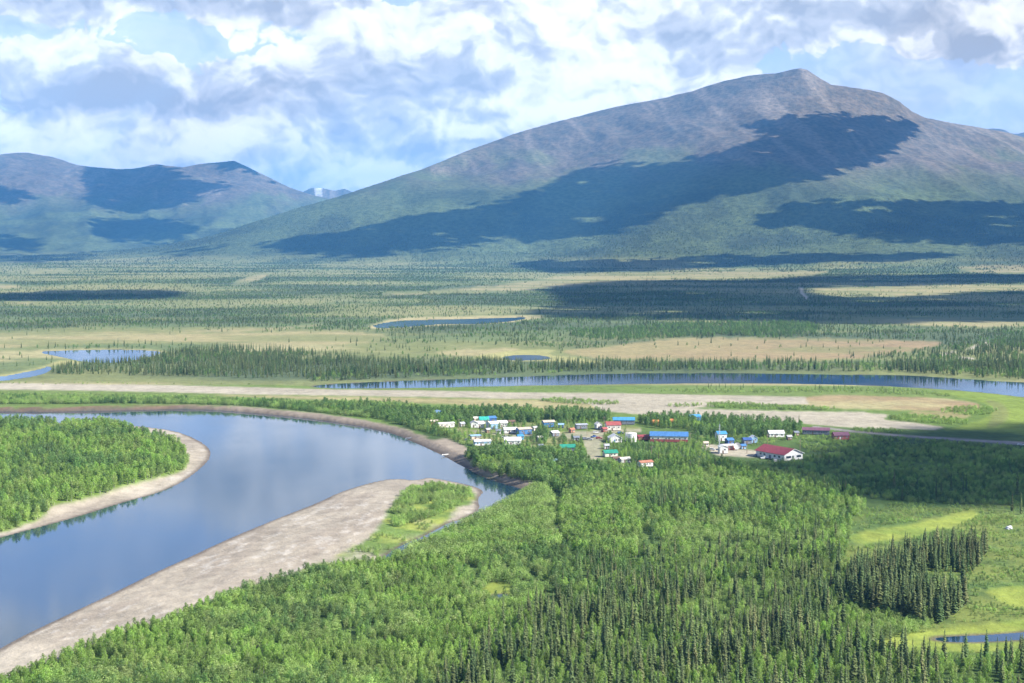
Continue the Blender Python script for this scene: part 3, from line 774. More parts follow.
def root(name, label, cat, px, py, rot=0, group=None, keep=0, z=None):
    g = ground_at(px, py, 1.8)
    e_ = bpy.data.objects.new(name, None); COL.objects.link(e_); e_.empty_display_size = 1
    e_.location = (g[0], g[1], land_z(g[0], g[1]) if z is None else z)
    e_.rotation_euler = (0, 0, R(rot))
    e_['label'] = label; e_['category'] = cat
    if group:
        e_['group'] = group
    if keep:
        KEEP.append((g[0], g[1], keep, 0))
    return e_
def mpp(py):
    return CAM_Z / (py - HORIZON)
def window(pa, face, u, z, w, h, W, D, frame='white'):
    """a framed pane on the front (f), back (b), left (l) or right (r) wall"""
    fw = 0.10
    def bx(u0, u1, z0, z1, d0, d1):
        if face == 'f': return (u0, u1, -D - d1, -D - d0, z0, z1)
        if face == 'b': return (u0, u1, D + d0, D + d1, z0, z1)
        if face == 'r': return (W + d0, W + d1, u0, u1, z0, z1)
        return (-W - d1, -W - d0, u0, u1, z0, z1)
    u0, u1, z0, z1 = u - w / 2, u + w / 2, z - h / 2, z + h / 2
    wn_ = part('window', boxes([bx(u0 - fw, u1 + fw, z1, z1 + fw, 0.002, .06), bx(u0 - fw, u1 + fw, z0 - fw, z0, 0.002, .09), bx(u0 - fw, u0, z0, z1, 0.002, .06), bx(u1, u1 + fw, z0, z1, 0.002, .06)]), frame, pa)
    part('pane', boxes([bx(u0, u1, z0, z1, 0.002, .03)]), 'glass', wn_)
def house(name, label, px, py, wpx, depth, wh, rise, wall, roof, rot=0, ridge='x', cat='house', door='brown', trim='white', over=.45, nwin=None, gable=None, chimney=False, stilts=.35, lower=None, group=None, clear=17, turn=19):
    """px, py: middle of the front wall at ground level; wpx: width in the picture"""
    rot = rot + turn
    W = wpx * mpp(py) / 2 * (.94 if abs(rot) > 12 else 1); D = depth / 2
    e_ = root(name, label, cat, px, py, rot, group)
    g0 = e_.location.copy()
    c, s = math.cos(R(rot)), math.sin(R(rot))
    e_.location.x += -s * D; e_.location.y += c * D
    KEEP.append((e_.location.x, e_.location.y, max(W, D) * 0.85 + 2.0, 0))
    if W > D * 1.6:
        for q in (-.6, .6):
            KEEP.append((e_.location.x + c * W * q, e_.location.y + s * W * q, D + 2.0, 0))
    for q in (8, 17, 26, 36):                     # open ground before the front wall
        if q <= clear:
            KEEP.append((g0.x, g0.y - q, W + 1.0 - q * .05, 1))
    wh *= 1.12; rise *= 1.1
    z0, z1 = stilts, stilts + wh
    # floor posts
    for sx in (-1, 1):
        for sy in (-1, 1):
            part('pile', boxes([(sx * (W - .4) - .15, sx * (W - .4) + .15, sy * (D - .4) - .15, sy * (D - .4) + .15, -.5, z0)]), 'wood', e_)
    # walls with gables
    if ridge == 'x':
        V = [(-W, -D, z0), (W, -D, z0), (W, D, z0), (-W, D, z0), (-W, -D, z1), (W, -D, z1), (W, D, z1), (-W, D, z1), (-W, 0, z1 + rise), (W, 0, z1 + rise)]
        Fc = [(0, 3, 2, 1), (0, 1, 5, 4), (2, 3, 7, 6), (1, 2, 6, 9, 5), (3, 0, 4, 8, 7)]
    else:
        V = [(-W, -D, z0), (W, -D, z0), (W, D, z0), (-W, D, z0), (-W, -D, z1), (W, -D, z1), (W, D, z1), (-W, D, z1), (0, -D, z1 + rise), (0, D, z1 + rise)]
        Fc = [(0, 3, 2, 1), (0, 1, 5, 8, 4), (2, 3, 7, 9, 6), (1, 2, 6, 5), (3, 0, 4, 7)]
    part('wall', (V, Fc), wall, e_)
    if lower:
        part('skirting', boxes([(-W - .03, W + .03, -D - .03, D + .03, z0 - .02, z0 + wh * .45)]), lower, e_)
    # roof: two slabs with eaves
    o, th = over, .16
    def slab(side):
        if ridge == 'x':
            k = rise / D
            a = [(x, side * (D + o), z1 - k * o + .02) for x in (-W - o, W + o)] + [(x, 0, z1 + rise + .02) for x in (W + o, -W - o)]
        else:
            k = rise / W
            a = [(side * (W + o), y, z1 - k * o + .02) for y in (-D - o, D + o)] + [(0, y, z1 + rise + .02) for y in (D + o, -D - o)]
        V = a + [(p[0], p[1], p[2] + th) for p in a]
        return V, [(3, 2, 1, 0), (4, 5, 6, 7), (0, 1, 5, 4), (1, 2, 6, 5), (2, 3, 7, 6), (3, 0, 4, 7)]
    rf = part('roof', slab(-1), roof, e_)
    part('roof_slope', slab(1), roof, rf)
    if chimney:
        part('stovepipe', boxes([(W * .4 - .12, W * .4 + .12, -.12 + D * .2, .12 + D * .2, z1, z1 + rise + 1.0)]), 'slate', rf)
    dw = min(.95, W * .5)
    dx = -W * .25
    dr = part('door', boxes([(dx - dw / 2, dx + dw / 2, -D - .05, -D - .002, z0 + .03, min(z0 + 2.05, z1 - .15))]), door, e_)
    part('handle', boxes([(dx + dw / 2 - .14, dx + dw / 2 - .06, -D - .11, -D - .052, z0 + .95, z0 + 1.1)]), 'silver', dr)
    zc = z0 + wh * .58
    n = nwin if nwin is not None else max(1, int(2 * W / 3.4))
    for i in range(n):
        u = -W + (i + .5) * 2 * W / n
        if abs(u - dx) < dw / 2 + .75:
            u = dx + dw / 2 + .85
            if u > W - .7:
                continue
        window(e_, 'f', u, zc, 1.0, .9, W, D, trim)
    for fc in ('l', 'r'):
        for i in range(max(1, int(2 * D / 4.5))):
            m_ = max(1, int(2 * D / 4.5))
            window(e_, fc, -D + (i + .5) * 2 * D / m_, zc, 1.0, .9, W, D, trim)
    return e_, W, D, z1
def car(name, label, px, py, rot, color, kind='pickup', cat='pickup', group=None):
    e_ = root(name, label, cat, px, py, rot, group)
    KEEP.append((e_.location.x, e_.location.y, 3.5, 0))
    L, Wd = 5.3, 1.9
    if kind == 'pickup':
        prof = [(-2.65, .55), (2.65, .55), (2.65, .95), (1.35, 1.1), (-2.65, 1.1)]
        cab = [(-.5, 1.1), (1.3, 1.1), (.75, 1.75), (-.35, 1.75)]
    else:
        prof = [(-2.3, .5), (2.3, .5), (2.35, .9), (1.3, 1.0), (-2.3, 1.05)]
        cab = [(-2.2, 1.05), (1.25, 1.0), (.6, 1.72), (-2.0, 1.75)]
    def ext(p, w, w2=None):
        n = len(p); w2 = w2 or w
        V = [(x, -w, z) for x, z in p] + [(x, w, z) for x, z in p]
        return V, [tuple(range(n)), tuple(range(2 * n - 1, n - 1, -1))] + [(i, i + n, (i + 1) % n + n, (i + 1) % n) for i in range(n)]
    part('body', ext(prof, Wd / 2), color, e_)
    part('cab', ext(cab, Wd / 2 - .08), color, e_)
    x0, x1 = cab[0][0] + .25, cab[1][0] - .45
    for s in (-1, 1):
        part('side_window', boxes([(x0, x1, s * (Wd / 2 - .08) - .02, s * (Wd / 2 - .08) + .02, 1.22, 1.6)]), 'glass', e_)
        part('headlight', boxes([(2.55 if kind == 'pickup' else 2.28, 2.70 if kind == 'pickup' else 2.40, s * .65 - .15, s * .65 + .15, .68, .84)]), 'silver', e_)
    (xa, za), (xb, zb) = cab[1], cab[2]
    part('windscreen', ([(xa - .02 + .03, -.75, za + .05), (xa - .02 + .03, .75, za + .05), (xb + .06, .7, zb - .05), (xb + .06, -.7, zb - .05)], [(0, 1, 2, 3)]), 'glass', e_)
    for sx in (-1.6, 1.6):
        for sy in (-1, 1):
            V, Fc = [], []
            n = 10
            for yy in (sy * .95 - .11, sy * .95 + .11):
                for k in range(n):
                    a = 6.2832 * k / n
                    V.append((sx + .38 * math.cos(a), yy, .38 + .38 * math.sin(a)))
            Fc = [tuple(range(n)), tuple(range(2 * n - 1, n - 1, -1))] + [(k, n + k, n + (k + 1) % n, (k + 1) % n) for k in range(n)]
            part('wheel', (V, Fc), 'black', e_)
    return e_
def skiff(label, px, py, rot, color):
    e_ = root('skiff', label, 'boat', px, py, rot, 'skiffs pulled up on the shore')
    n = 8
    st = [(-2.9, .75, .1), (-1.5, .85, .05), (0, .9, .05), (1.5, .7, .1), (2.5, .35, .25), (3.0, .04, .5)]
    V, Fc = [], []
    for x, w, zb in st:
        V += [(x, -w, .75 + max(0, x) * .08), (x, -w * .7, zb), (x, w * .7, zb), (x, w, .75 + max(0, x) * .08), (x, w * .86, .72 + max(0, x) * .08), (x, w * .6, zb + .1), (x, -w * .6, zb + .1), (x, -w * .86, .72 + max(0, x) * .08)]
    for i in range(len(st) - 1):
        for k in range(n):
            Fc.append((i * n + k, (i + 1) * n + k, (i + 1) * n + (k + 1) % n, i * n + (k + 1) % n))
    Fc += [tuple(range(n)), tuple(range((len(st) - 1) * n + n - 1, (len(st) - 1) * n - 1, -1))]
    part('hull', (V, Fc), color, e_)
    for x in (-1.6, .2):
        part('thwart', boxes([(x - .15, x + .15, -.6, .6, .5, .56)]), 'wood', e_)
    part('outboard_motor', boxes([(-3.15, -2.92, -.18, .18, .45, 1.15), (-3.08, -2.98, -.06, .06, .1, .45)]), 'black', e_)
    return e_
def cyl(V, Fc, x, y, z0, z1, r0, r1, n=16):
    b = len(V)
    for z, r in ((z0, r0), (z1, r1)):
        for k in range(n):
            a = 6.2832 * k / n
            V.append((x + r * math.cos(a), y + r * math.sin(a), z))
    Fc += [tuple(b + n - 1 - k for k in range(n)), tuple(b + n + k for k in range(n))] + [(b + k, b + (k + 1) % n, b + n + (k + 1) % n, b + n + k) for k in range(n)]
def pole(label, px, py, h, group='power poles in the village'):
    e_ = root('power_pole', label, 'power pole', px, py, rng.uniform(-20, 20), group)
    V, Fc = [], []; cyl(V, Fc, 0, 0, -.3, h, .19, .12, 8); part('post', (V, Fc), 'wood', e_)
    part('crossarm', boxes([(-1.1, 1.1, -.16, -.125, h - .9, h - .74)]), 'wood', e_)
    for x in (-.95, 0.45, .95):
        V, Fc = [], []; cyl(V, Fc, x, -.14, h - .735, h - .55, .06, .04, 6); part('insulator', (V, Fc), 'silver', e_)

H = house
H('cabin', 'bright blue small cabin alone at the left end of the village', 440.5, 419, 8, 7, 3.4, 1.3, 'blue', 'lightblue', 8, 'y', clear=36)
H('shed', 'low brown shed with a tan roof left of the long white trailer', 435, 427, 8, 5, 2.5, .8, 'rust', 'tan', 0, cat='shed')
H('trailer', 'long white trailer house near the river beach', 447, 430, 17, 5, 2.9, .5, 'cream', 'white', 4, cat='trailer', stilts=.6)
H('cabin', 'white cabin with grey roof leftmost of the tight house cluster', 474.5, 429.5, 7, 6, 3.2, 1.2, 'white', 'grey', -12, 'y')
H('cabin', 'white cabin with broad pale roof facing the village street', 480.5, 428, 8, 7, 2.9, 1.4, 'white', 'white', -6)
H('shed', 'pale roofed shed behind the teal roofed house', 478, 421.5, 8, 5, 2.4, .9, 'tan', 'cream', 0, cat='shed')
H('house', 'house with vivid teal green roof in the left cluster', 484.5, 423.5, 9, 7, 2.6, 2.0, 'cream', 'teal', -8)
H('house', 'dark navy blue house behind the blue and white one', 493, 422.5, 8, 6, 3.2, 1.2, 'navy', 'blue', 5)
H('house', 'white fronted house with bright blue side wall', 494.5, 429, 9, 8, 3.6, 1.2, 'lightblue', 'white', 10)
H('house', 'white two part house right of the blue sided one', 503, 427.5, 10, 7, 3.2, 1.2, 'white', 'cream', -4)
H('house', 'long low white house with white roof at the street', 511, 433.5, 14, 6, 2.5, 1.2, 'white', 'white', -6)
H('house', 'bright blue house with tan roof in mid village', 525.5, 434.5, 14, 7, 3.4, .9, 'blue', 'tan', 3, chimney=True)
H('house', 'large white roofed house with a blue lean-to by the front trees', 513, 446, 16, 9, 3.0, 1.6, 'white', 'white', -14, clear=36)
H('shed', 'small bright blue tarp shed beside the large white roofed house', 521, 440, 6, 4, 2.4, .8, 'cyan', 'cyan', 0, cat='shed')
H('shed', 'flat pale blue roofed shed near the beach path', 476.5, 441.5, 11, 6, 2.2, .5, 'tan', 'lightblue', 6, cat='shed')
H('house', 'turquoise and white house nearest the beach', 483, 447.5, 17, 6, 2.6, .8, 'lightblue', 'white', -5, lower='white', clear=36)
H('house', 'blue house with tan roof before the dark tree row', 549.5, 427.5, 12, 7, 3.6, 1.0, 'blue', 'tan', -4)
H('shed', 'grey shed with white roof beside the village trees', 556, 436.5, 8, 5, 2.4, 1.0, 'slate', 'white', 12, cat='shed')
H('shed', 'small pale shed in the clearing left of the trees', 541.5, 441, 6, 4, 2.2, .8, 'grey', 'cream', 0, cat='shed')
H('shed', 'tiny white shed half hidden by front bushes', 541.5, 448.5, 5, 3, 2.0, .6, 'white', 'slate', 10, cat='shed')
H('trailer', 'grey blue trailer house in the grassy clearing', 582, 429.5, 12, 4.5, 2.8, .5, 'slate', 'silver', -3, cat='trailer', stilts=.6)
H('cabin', 'narrow white cabin left of the dull red roof', 599.5, 429.5, 6, 5, 3.2, 1.3, 'white', 'cream', 0, 'y')
H('house', 'cream house with dull red roof near the blue hall', 614, 431, 14, 9, 3.6, 2.0, 'cream', 'brick', -12)
H('workshop', 'long blue roofed workshop with pale end beside the apron', 624, 425, 21, 9, 3.0, 1.6, 'slate', 'cyan', -5, cat='workshop', turn=4)
H('house', 'white gabled house with blue front above the road bend', 616, 443, 12, 8, 2.8, 2.2, 'white', 'white', -10, 'y', door='blue')
H('shed', 'low red roofed shed beside the white tank', 645, 440.5, 14, 6, 2.4, .8, 'brick', 'red', -4, cat='shed')
e_, W_, D_, z_ = H('school', 'big blue roofed hall with pale and brick red walls', 669, 442, 37, 12, 3.8, 2.2, 'cream', 'blue', -6, cat='hall', lower='brick', nwin=7, clear=8, turn=0)
H('cabin', 'green roofed cabin beside the road through the village', 611.5, 457, 14, 6, 2.4, 1.4, 'cream', 'green', -4)
H('cabin', 'green roofed white ended cabin among the front birches', 568, 451, 15, 6, 2.3, 1.5, 'slate', 'green', -10)
H('shed', 'pale blue grey roof half buried in the front trees', 556, 465, 9, 4, 2.2, .9, 'grey', 'lightblue', 8, cat='shed')
H('shed', 'pale grey roofed shed in front of the green cabin', 626, 463, 11, 4, 2.2, .8, 'grey', 'cream', 6, cat='shed')
H('trailer', 'long white trailer with orange red roof in front woods', 647, 467, 15, 4.5, 2.6, .8, 'white', 'rust', 8, cat='trailer')
H('house', 'blue roofed house behind trees next to the airstrip', 696, 421, 12, 7, 3.2, 1.2, 'blue', 'cyan', 0)
H('house', 'white house with cyan roof behind the radio mast', 722.5, 441, 9, 7, 4.6, 1.4, 'white', 'cyan', -8)
H('shed', 'bright white shed at the foot of the radio mast', 724, 453.5, 8, 6, 4.0, 1.0, 'white', 'white', -14, 'y', cat='shed')
H('house', 'flat white roofed red house beside the satellite dish', 729.5, 450, 12, 6, 2.8, .5, 'brick', 'white', -6)
H('shed', 'dull blue roofed shed behind the satellite dish', 731, 444, 7, 5, 2.4, 1.2, 'navy', 'blue', 0, cat='shed')
H('cabin', 'dark cabin with pale front left of the blue end', 748, 444, 8, 5, 2.6, 1.2, 'slate', 'navy', -8)
H('cabin', 'sky blue and white cabin under the trees near the dish', 754.5, 443, 6, 5, 3.4, 1.2, 'lightblue', 'white', -10, 'y')
H('house', 'white house with white roof behind the red roofed building', 777, 437.5, 15, 7, 2.6, 1.6, 'white', 'white', -14)
H('house', 'long dark plum coloured house beside the airstrip', 816, 435, 26, 8, 2.8, 1.4, 'slate', 'plum', -10, turn=0)
H('house', 'brown red house with white corner right of the plum one', 842, 440, 15, 7, 2.8, 1.8, 'brick', 'plum', -12, door='white')

for lb, px_, py_, w_, wl, rf_ in (('tiny brown plank shed right of the bright blue small cabin', 452, 424, 4, 'log', 'slate'), ('small grey shed between the trailer and the white cabins', 463, 428.5, 5, 'grey', 'silver'), ('small log shed on the lawn below the teal roofed house', 489, 434.5, 5, 'log', 'grey'),
        ('small white shed at the street left of the long low house', 498.5, 434, 4.5, 'white', 'slate'), ('dark log shed against the tree row behind the long low house', 512, 424.5, 6, 'log', 'brown'), ('small pale shed right of the bright blue tan roofed house', 536, 431, 5, 'cream', 'grey'),
        ('small blue shed right of the blue house by the dark trees', 561, 428, 5, 'navy', 'lightblue'), ('small rusty shed on the lawn before the grey trailer', 573, 433, 5, 'rust', 'rust'), ('small brown shed between the narrow white cabin and red roof', 605.5, 432.5, 5, 'brick', 'brick'),
        ('low grey shed at the roadside opposite the junction cars', 577, 441, 6, 'grey', 'slate'), ('small white shed right of the road bend below the gabled house', 607, 449, 4.5, 'white', 'silver'), ('low dark shed next to the pale shed below the green cabin', 617, 462, 7, 'slate', 'brown'),
        ('small pale shed by the track left of the mast', 706, 446.5, 5, 'cream', 'tan'), ('small blue shed near the yard left of the crimson roof', 744, 449, 5, 'lightblue', 'blue'), ('small brown shed behind the crimson roofed building', 790, 440, 5, 'brown', 'grey'), ('small log shed left of the plum coloured house', 797, 436, 5, 'log', 'slate')):
    H('shed', lb, px_, py_, w_, 3.2, 2.1, .8, wl, rf_, rng.uniform(-25, 25), cat='shed', clear=9)
# the big red roofed building: low gable end to the right, long shaded side to the left
def clinic():
    e_ = root('red_roof_building', 'large building with crimson gabled roof and white end wall', 'building', 784, 459.5, 0)
    L, Wd, h, rise, z0 = 27.0, 17.0, 4.0, 3.3, .4
    e_.rotation_euler.z = R(-56)
    g = e_.location
    c, s = math.cos(R(-56)), math.sin(R(-56))
    e_.location.y += 9.5; e_.location.x -= 1.5
    for q in (-8, 0, 8):
        KEEP.append((e_.location.x + c * q, e_.location.y + s * q, 12.0, 0))
    X, Y = L / 2, Wd / 2
    V = [(-X, -Y, z0), (X, -Y, z0), (X, Y, z0), (-X, Y, z0), (-X, -Y, z0 + h), (X, -Y, z0 + h), (X, Y, z0 + h), (-X, Y, z0 + h), (-X, 0, z0 + h + rise), (X, 0, z0 + h + rise)]
    part('wall', (V, [(0, 3, 2, 1), (0, 1, 5, 4), (2, 3, 7, 6), (1, 2, 6, 9, 5), (3, 0, 4, 8, 7)]), 'white', e_)
    part('foundation', boxes([(-X + .2, X - .2, -Y + .2, Y - .2, -.6, z0)]), 'grey', e_)
    o = .9; k = rise / Y
    rf = None
    for sd in (-1, 1):
        a = [(x, sd * (Y + o), z0 + h - k * o + .02) for x in (-X - o, X + o)] + [(x, 0, z0 + h + rise + .02) for x in (X + o, -X - o)]
        V = a + [(p[0], p[1], p[2] + .2) for p in a]
        q = part('roof' if sd < 0 else 'roof_slope', (V, [(3, 2, 1, 0), (4, 5, 6, 7), (0, 1, 5, 4), (1, 2, 6, 5), (2, 3, 7, 6), (3, 0, 4, 7)]), 'red', e_ if sd < 0 else rf)
        if sd < 0:
            rf = q
    part('fascia', ([(X + o + .03, y, z) for y, z in ((-Y - o, z0 + h - k * o - .1), (0, z0 + h + rise - .1), (Y + o, z0 + h - k * o - .1), (Y + o, z0 + h - k * o + .2), (0, z0 + h + rise + .2), (-Y - o, z0 + h - k * o + .2))], [(0, 1, 4, 5), (1, 2, 3, 4)]), 'white', rf)
    for u, w in ((-4.6, 4.4), (-.6, 1.4), (5.0, 4.0)):
        window(e_, 'r', u, z0 + 2.1, w, 1.3, X, Y, 'slate')
    for u in (-9, -5.4, 4.4, 8.6):
        window(e_, 'f', u, z0 + 2.1, 1.8, 1.2, X, Y, 'white')
    dr = part('door', boxes([(-1.0, 1.0, -Y - .06, -Y - .002, z0 + .02, z0 + 2.3)]), 'slate', e_)
    part('handle', boxes([(.7, .85, -Y - .12, -Y - .062, z0 + 1.0, z0 + 1.2)]), 'silver', dr)
    part('porch_step', boxes([(-1.6, 1.6, -Y - 1.6, -Y - .07, -.4, z0 - .05)]), 'wood', e_)
clinic()
# white storage tank
e_ = root('storage_tank', 'white flat topped water tank beside the red shed', 'tank', 631, 441.5, keep=6)
V, Fc = [], []; cyl(V, Fc, 0, 0, -.3, 6.2, 4.1, 4.1, 28); part('shell', (V, Fc), 'white', e_)
V, Fc = [], []; cyl(V, Fc, 0, 0, 6.203, 6.9, 4.25, .6, 28); part('lid', (V, Fc), 'cream', e_)
part('ladder', boxes([(4.15, 4.2, -.3, -.24, 0, 7), (4.15, 4.2, .24, .3, 0, 7)] + [(4.15, 4.2, -.24, .24, .4 * k, .4 * k + .05) for k in range(1, 17)]), 'grey', e_)
# radio mast: three legged lattice
e_ = root('radio_mast', 'tall pale lattice radio mast over the white shed', 'mast', 719.3, 453.5, keep=3)
hm = 20.5
for k in range(3):
    a = 2.094 * k + .5
    V, Fc = [], []
    tube([(.55 * math.cos(a), .55 * math.sin(a), -.2), (.34 * math.cos(a), .34 * math.sin(a), hm)], [.10, .07], 6, V, Fc); part('leg', (V, Fc), 'silver', e_)
for lv in range(16):
    z0 = lv * hm / 16; z1 = (lv + 1) * hm / 16
    V, Fc = [], []
    for k in range(3):
        a, b_ = 2.094 * k + .5, 2.094 * (k + 1) + .5
        r0, r1 = .55 - .21 * z0 / hm, .55 - .21 * z1 / hm
        tube([(r0 * math.cos(a), r0 * math.sin(a), z0), (r1 * math.cos(b_), r1 * math.sin(b_), z1)], [.05, .05], 4, V, Fc)
    part('brace', (V, Fc), 'silver', e_)
V, Fc = [], []; cyl(V, Fc, 0, 0, hm - .2, hm + 2.2, .06, .03, 6); part('antenna', (V, Fc), 'silver', e_)
# satellite dish
e_ = root('satellite_dish', 'large white satellite dish right of the mast', 'satellite dish', 737, 450, keep=4)
V, Fc = [], []; cyl(V, Fc, 0, 0, -.3, 2.6, .35, .25, 10); part('pedestal', (V, Fc), 'grey', e_)
V, Fc = [], []
nr_, ns_ = 6, 24
for i in range(nr_ + 1):
    rr = 2.4 * i / nr_
    for k in range(ns_):
        a = 6.2832 * k / ns_
        V.append((rr * math.cos(a), -.55 * (rr / 2.4) ** 2 - .35, 3.3 + rr * math.sin(a)))
for i in range(nr_):
    for k in range(ns_):
        Fc.append((i * ns_ + k, i * ns_ + (k + 1) % ns_, (i + 1) * ns_ + (k + 1) % ns_, (i + 1) * ns_ + k))
dsh = part('reflector', (V, Fc), 'white', e_)
sm_ = dsh.modifiers.new('thickness', 'SOLIDIFY'); sm_.thickness = .06
V, Fc = [], []; tube([(0, -.4, 3.3), (0, -1.6, 3.4)], [.05, .05], 6, V, Fc); part('feed_horn', (V, Fc), 'grey', e_)
# orange and blue tanks behind the trees
for lb, px_, py_ in (('orange fuel tank behind the blue hall, left one', 655, 425.5), ('orange fuel tank behind the blue hall, right one', 673, 424.5)):
    e_ = root('fuel_tank', lb, 'fuel tank', px_, py_, rng.uniform(-10, 10), 'orange fuel tanks', keep=5)
    V, Fc = [], []; n = 14
    for x in (-3, 3):
        for k in range(n):
            a = 6.2832 * k / n
            V.append((x, 1.5 * math.cos(a), 3.2 + 1.5 * math.sin(a)))
    Fc = [tuple(range(n)), tuple(range(2 * n - 1, n - 1, -1))] + [(k, n + k, n + (k + 1) % n, (k + 1) % n) for k in range(n)]
    part('shell', (V, Fc), 'orange', e_)
    for x in (-2, 2):
        part('saddle', boxes([(x - .2, x + .2, -1.2, 1.2, -.3, 2.2)]), 'rust', e_)
CARS = [('white pickup parked below the long white trailer', 449, 433, 8, 'white', 'pickup'), ('dark pickup parked before the white roofed cabins', 485.5, 432, -10, 'slate', 'pickup'), ('white van in the street near the narrow white cabin', 596, 433.5, 5, 'white', 'car'),
        ('dark car leftmost of the cars parked at the junction', 585, 439.5, 25, 'slate', 'car'), ('grey car second of the cars parked at the junction', 589.5, 440, -15, 'silver', 'car'), ('navy pickup third of the cars parked at the junction', 594, 437.5, 40, 'navy', 'pickup'), ('red car rightmost of the cars parked at the junction', 599, 439, 5, 'brick', 'car'),
        ('white pickup parked along the shaded side of the crimson roofed building', 764, 458.5, 20, 'white', 'pickup'), ('dark pickup parked left of the crimson roofed building', 756, 456, 60, 'slate', 'pickup'), ('white truck parked at the corner of the crimson roofed building', 776, 461.5, 5, 'white', 'car'),
        ('white car driving along the gravel road at the right edge', 1021, 445.5, -5, 'white', 'car'), ('dark car on the road below the green roofed cabin', 596, 463, 80, 'dark', 'car'), ('orange loader parked at the road end by the trees', 593, 467.5, 30, 'orange', 'pickup'),
        ('blue car beside the cream house with dull red roof', 620.5, 434, 20, 'blue', 'car'), ('grey pickup on the street before the blue tan roofed house', 505, 437.5, 0, 'grey', 'pickup'), ('dark car beside the pale blue roofed shed', 468, 442.5, 15, 'slate', 'car'), ('white car behind the shed by the radio mast', 712, 450, -20, 'white', 'car')]
for lb, px_, py_, rt, cl_, kd in CARS:
    car('pickup' if kd == 'pickup' else 'car', lb, px_, py_, rt, cl_, kd, 'pickup' if kd == 'pickup' else 'car')
for lb, px_, py_, rt, cl_ in (('white skiff drawn up on the gravel beach', 446, 453.5, 20, 'white'), ('dark skiff beached upstream of the white one', 409, 437, 25, 'slate')):
    skiff(lb, px_, py_, rt, cl_)
for lb, px_, py_, h in (('power pole by the red trailer in the front woods', 651.5, 459, 9), ('power pole behind the crimson roofed building', 767.5, 446, 9), ('power pole left of the white storage tank', 626, 440, 11), ('power pole at the village junction', 587, 436, 9), ('power pole right of the crimson roofed building', 800, 452, 9), ('power pole beside the teal roofed house', 488, 430, 9), ('power pole at the street before the blue tan roofed house', 530, 437, 9), ('power pole between the blue house and the grey trailer', 568, 431, 9), ('power pole next to the narrow white cabin', 604, 428, 9), ('power pole beside the green roofed roadside cabin', 604.5, 455, 9), ('power pole at the left end by the white trailer', 459, 432, 9), ('power pole in front of the blue roofed hall', 690, 446, 10), ('power pole in the yard right of the dish', 747, 453, 9)):
    pole(lb, px_, py_, h)
# pale boulder in the right meadow
e_ = root('boulder', 'pale weathered boulder beside the meadow at the right edge', 'boulder', 1009, 529, 0, keep=3)
bm = bmesh.new(); bmesh.ops.create_icosphere(bm, subdivisions=3, radius=1.0)
for v in bm.verts:
    q = v.co.copy(); k_ = 1 + .22 * math.sin(q.x * 3.1 + 1) * math.cos(q.y * 2.7) + .12 * math.sin(q.z * 6 + q.x * 5)
    v.co = Vector((q.x * 1.9 * k_, q.y * 1.3 * k_, q.z * 1.1 * k_ + .5))
me = bpy.data.meshes.new('rock'); bm.to_mesh(me); bm.free()
new_obj('rock', me, e_, paint('rock_paint', (.62, .62, .64), .9, 0, .4, 2.0))

ALLV = ('village_road', 'apron', 'runway', 'road', 'dry_field')
# left point bar
scatter(Z['island_green'], 3.6, [('birch', .55, 4.5, 9.5, 1.05), ('willow', .30, 2.5, 5.5, 1.15), ('poplar', .15, 6, 10, .95)], 0, min_d=5, dens=lambda x, y, px, py: .97 - .5 * sstep(.58, .7, fbm(x, y, 22, 3, 119)))
# bar with willows by the slough mouth
scatter([(388, 520), (398, 502), (410, 490), (428, 485), (452, 487), (474, 492), (470, 499), (456, 508), (440, 515), (424, 522), (408, 527), (392, 530)], 2.3, [('willow', .85, 2.0, 3.6, 1.0), ('poplar', .15, 2.5, 3.6, .9)], dens=lambda x, y, px, py: sstep(.30, .45, fbm(x, y, 16, 3, 121)) * .9, min_d=3)
scatter([(330, 562), (360, 548), (385, 530), (420, 524), (440, 523), (420, 540), (395, 550), (370, 562)], 3.0, [('willow', 1, 1.0, 2.4, 1.1)], dens=lambda x, y, px, py: sstep(.5, .62, fbm(x, y, 14, 3, 122)), min_d=3)
# lower left woods
scatter([(-130, 735), (-60, 712), (8, 684), (50, 669), (85, 655), (130, 637), (162, 627), (190, 616), (222, 603), (256, 592), (300, 581), (340, 570), (384, 566), (420, 562), (470, 556), (560, 548), (580, 570), (540, 596), (505, 625), (470, 665), (430, 720), (380, 780), (-130, 780)], 2.5,
        [('birch', .45, 3.2, 6.6, .95), ('willow', .42, 2.4, 5.0, 1.1), ('poplar', .13, 4, 7.5, .9)], avoid=('puddlemead',), dens=lambda x, y, px, py: .95 - .6 * sstep(.54, .68, fbm(x, y, 18, 3, 123)))
# willow ridge along the slough
scatter([(386, 564), (400, 556), (430, 545), (455, 532), (480, 521), (505, 507), (527, 494), (540, 489), (551, 497), (553, 515), (552, 535), (566, 552), (520, 560), (440, 566)], 2.4, [('willow', .8, 4, 6.5, .85), ('birch', .2, 5, 7, .9)], min_d=2.0)
scatter([(560, 502), (575, 492), (610, 492), (640, 505), (640, 560), (600, 566), (566, 550), (560, 535)], 2.8, [('willow', .5, 4, 6, .9), ('birch', .5, 5, 8, .95)])
# dark trees on the shore below the village
scatter([(462, 464), (472, 458), (492, 457.5), (520, 457), (560, 458), (584, 462), (600, 470), (612, 482), (590, 497), (566, 498), (545, 488), (525, 487), (505, 482), (490, 477)], 3.4, [('poplar', .55, 6, 10, .95), ('birch', .30, 5, 8, 1.1), ('willow', .15, 3.5, 5, 1.1)], avoid=('village',), min_d=2.0)
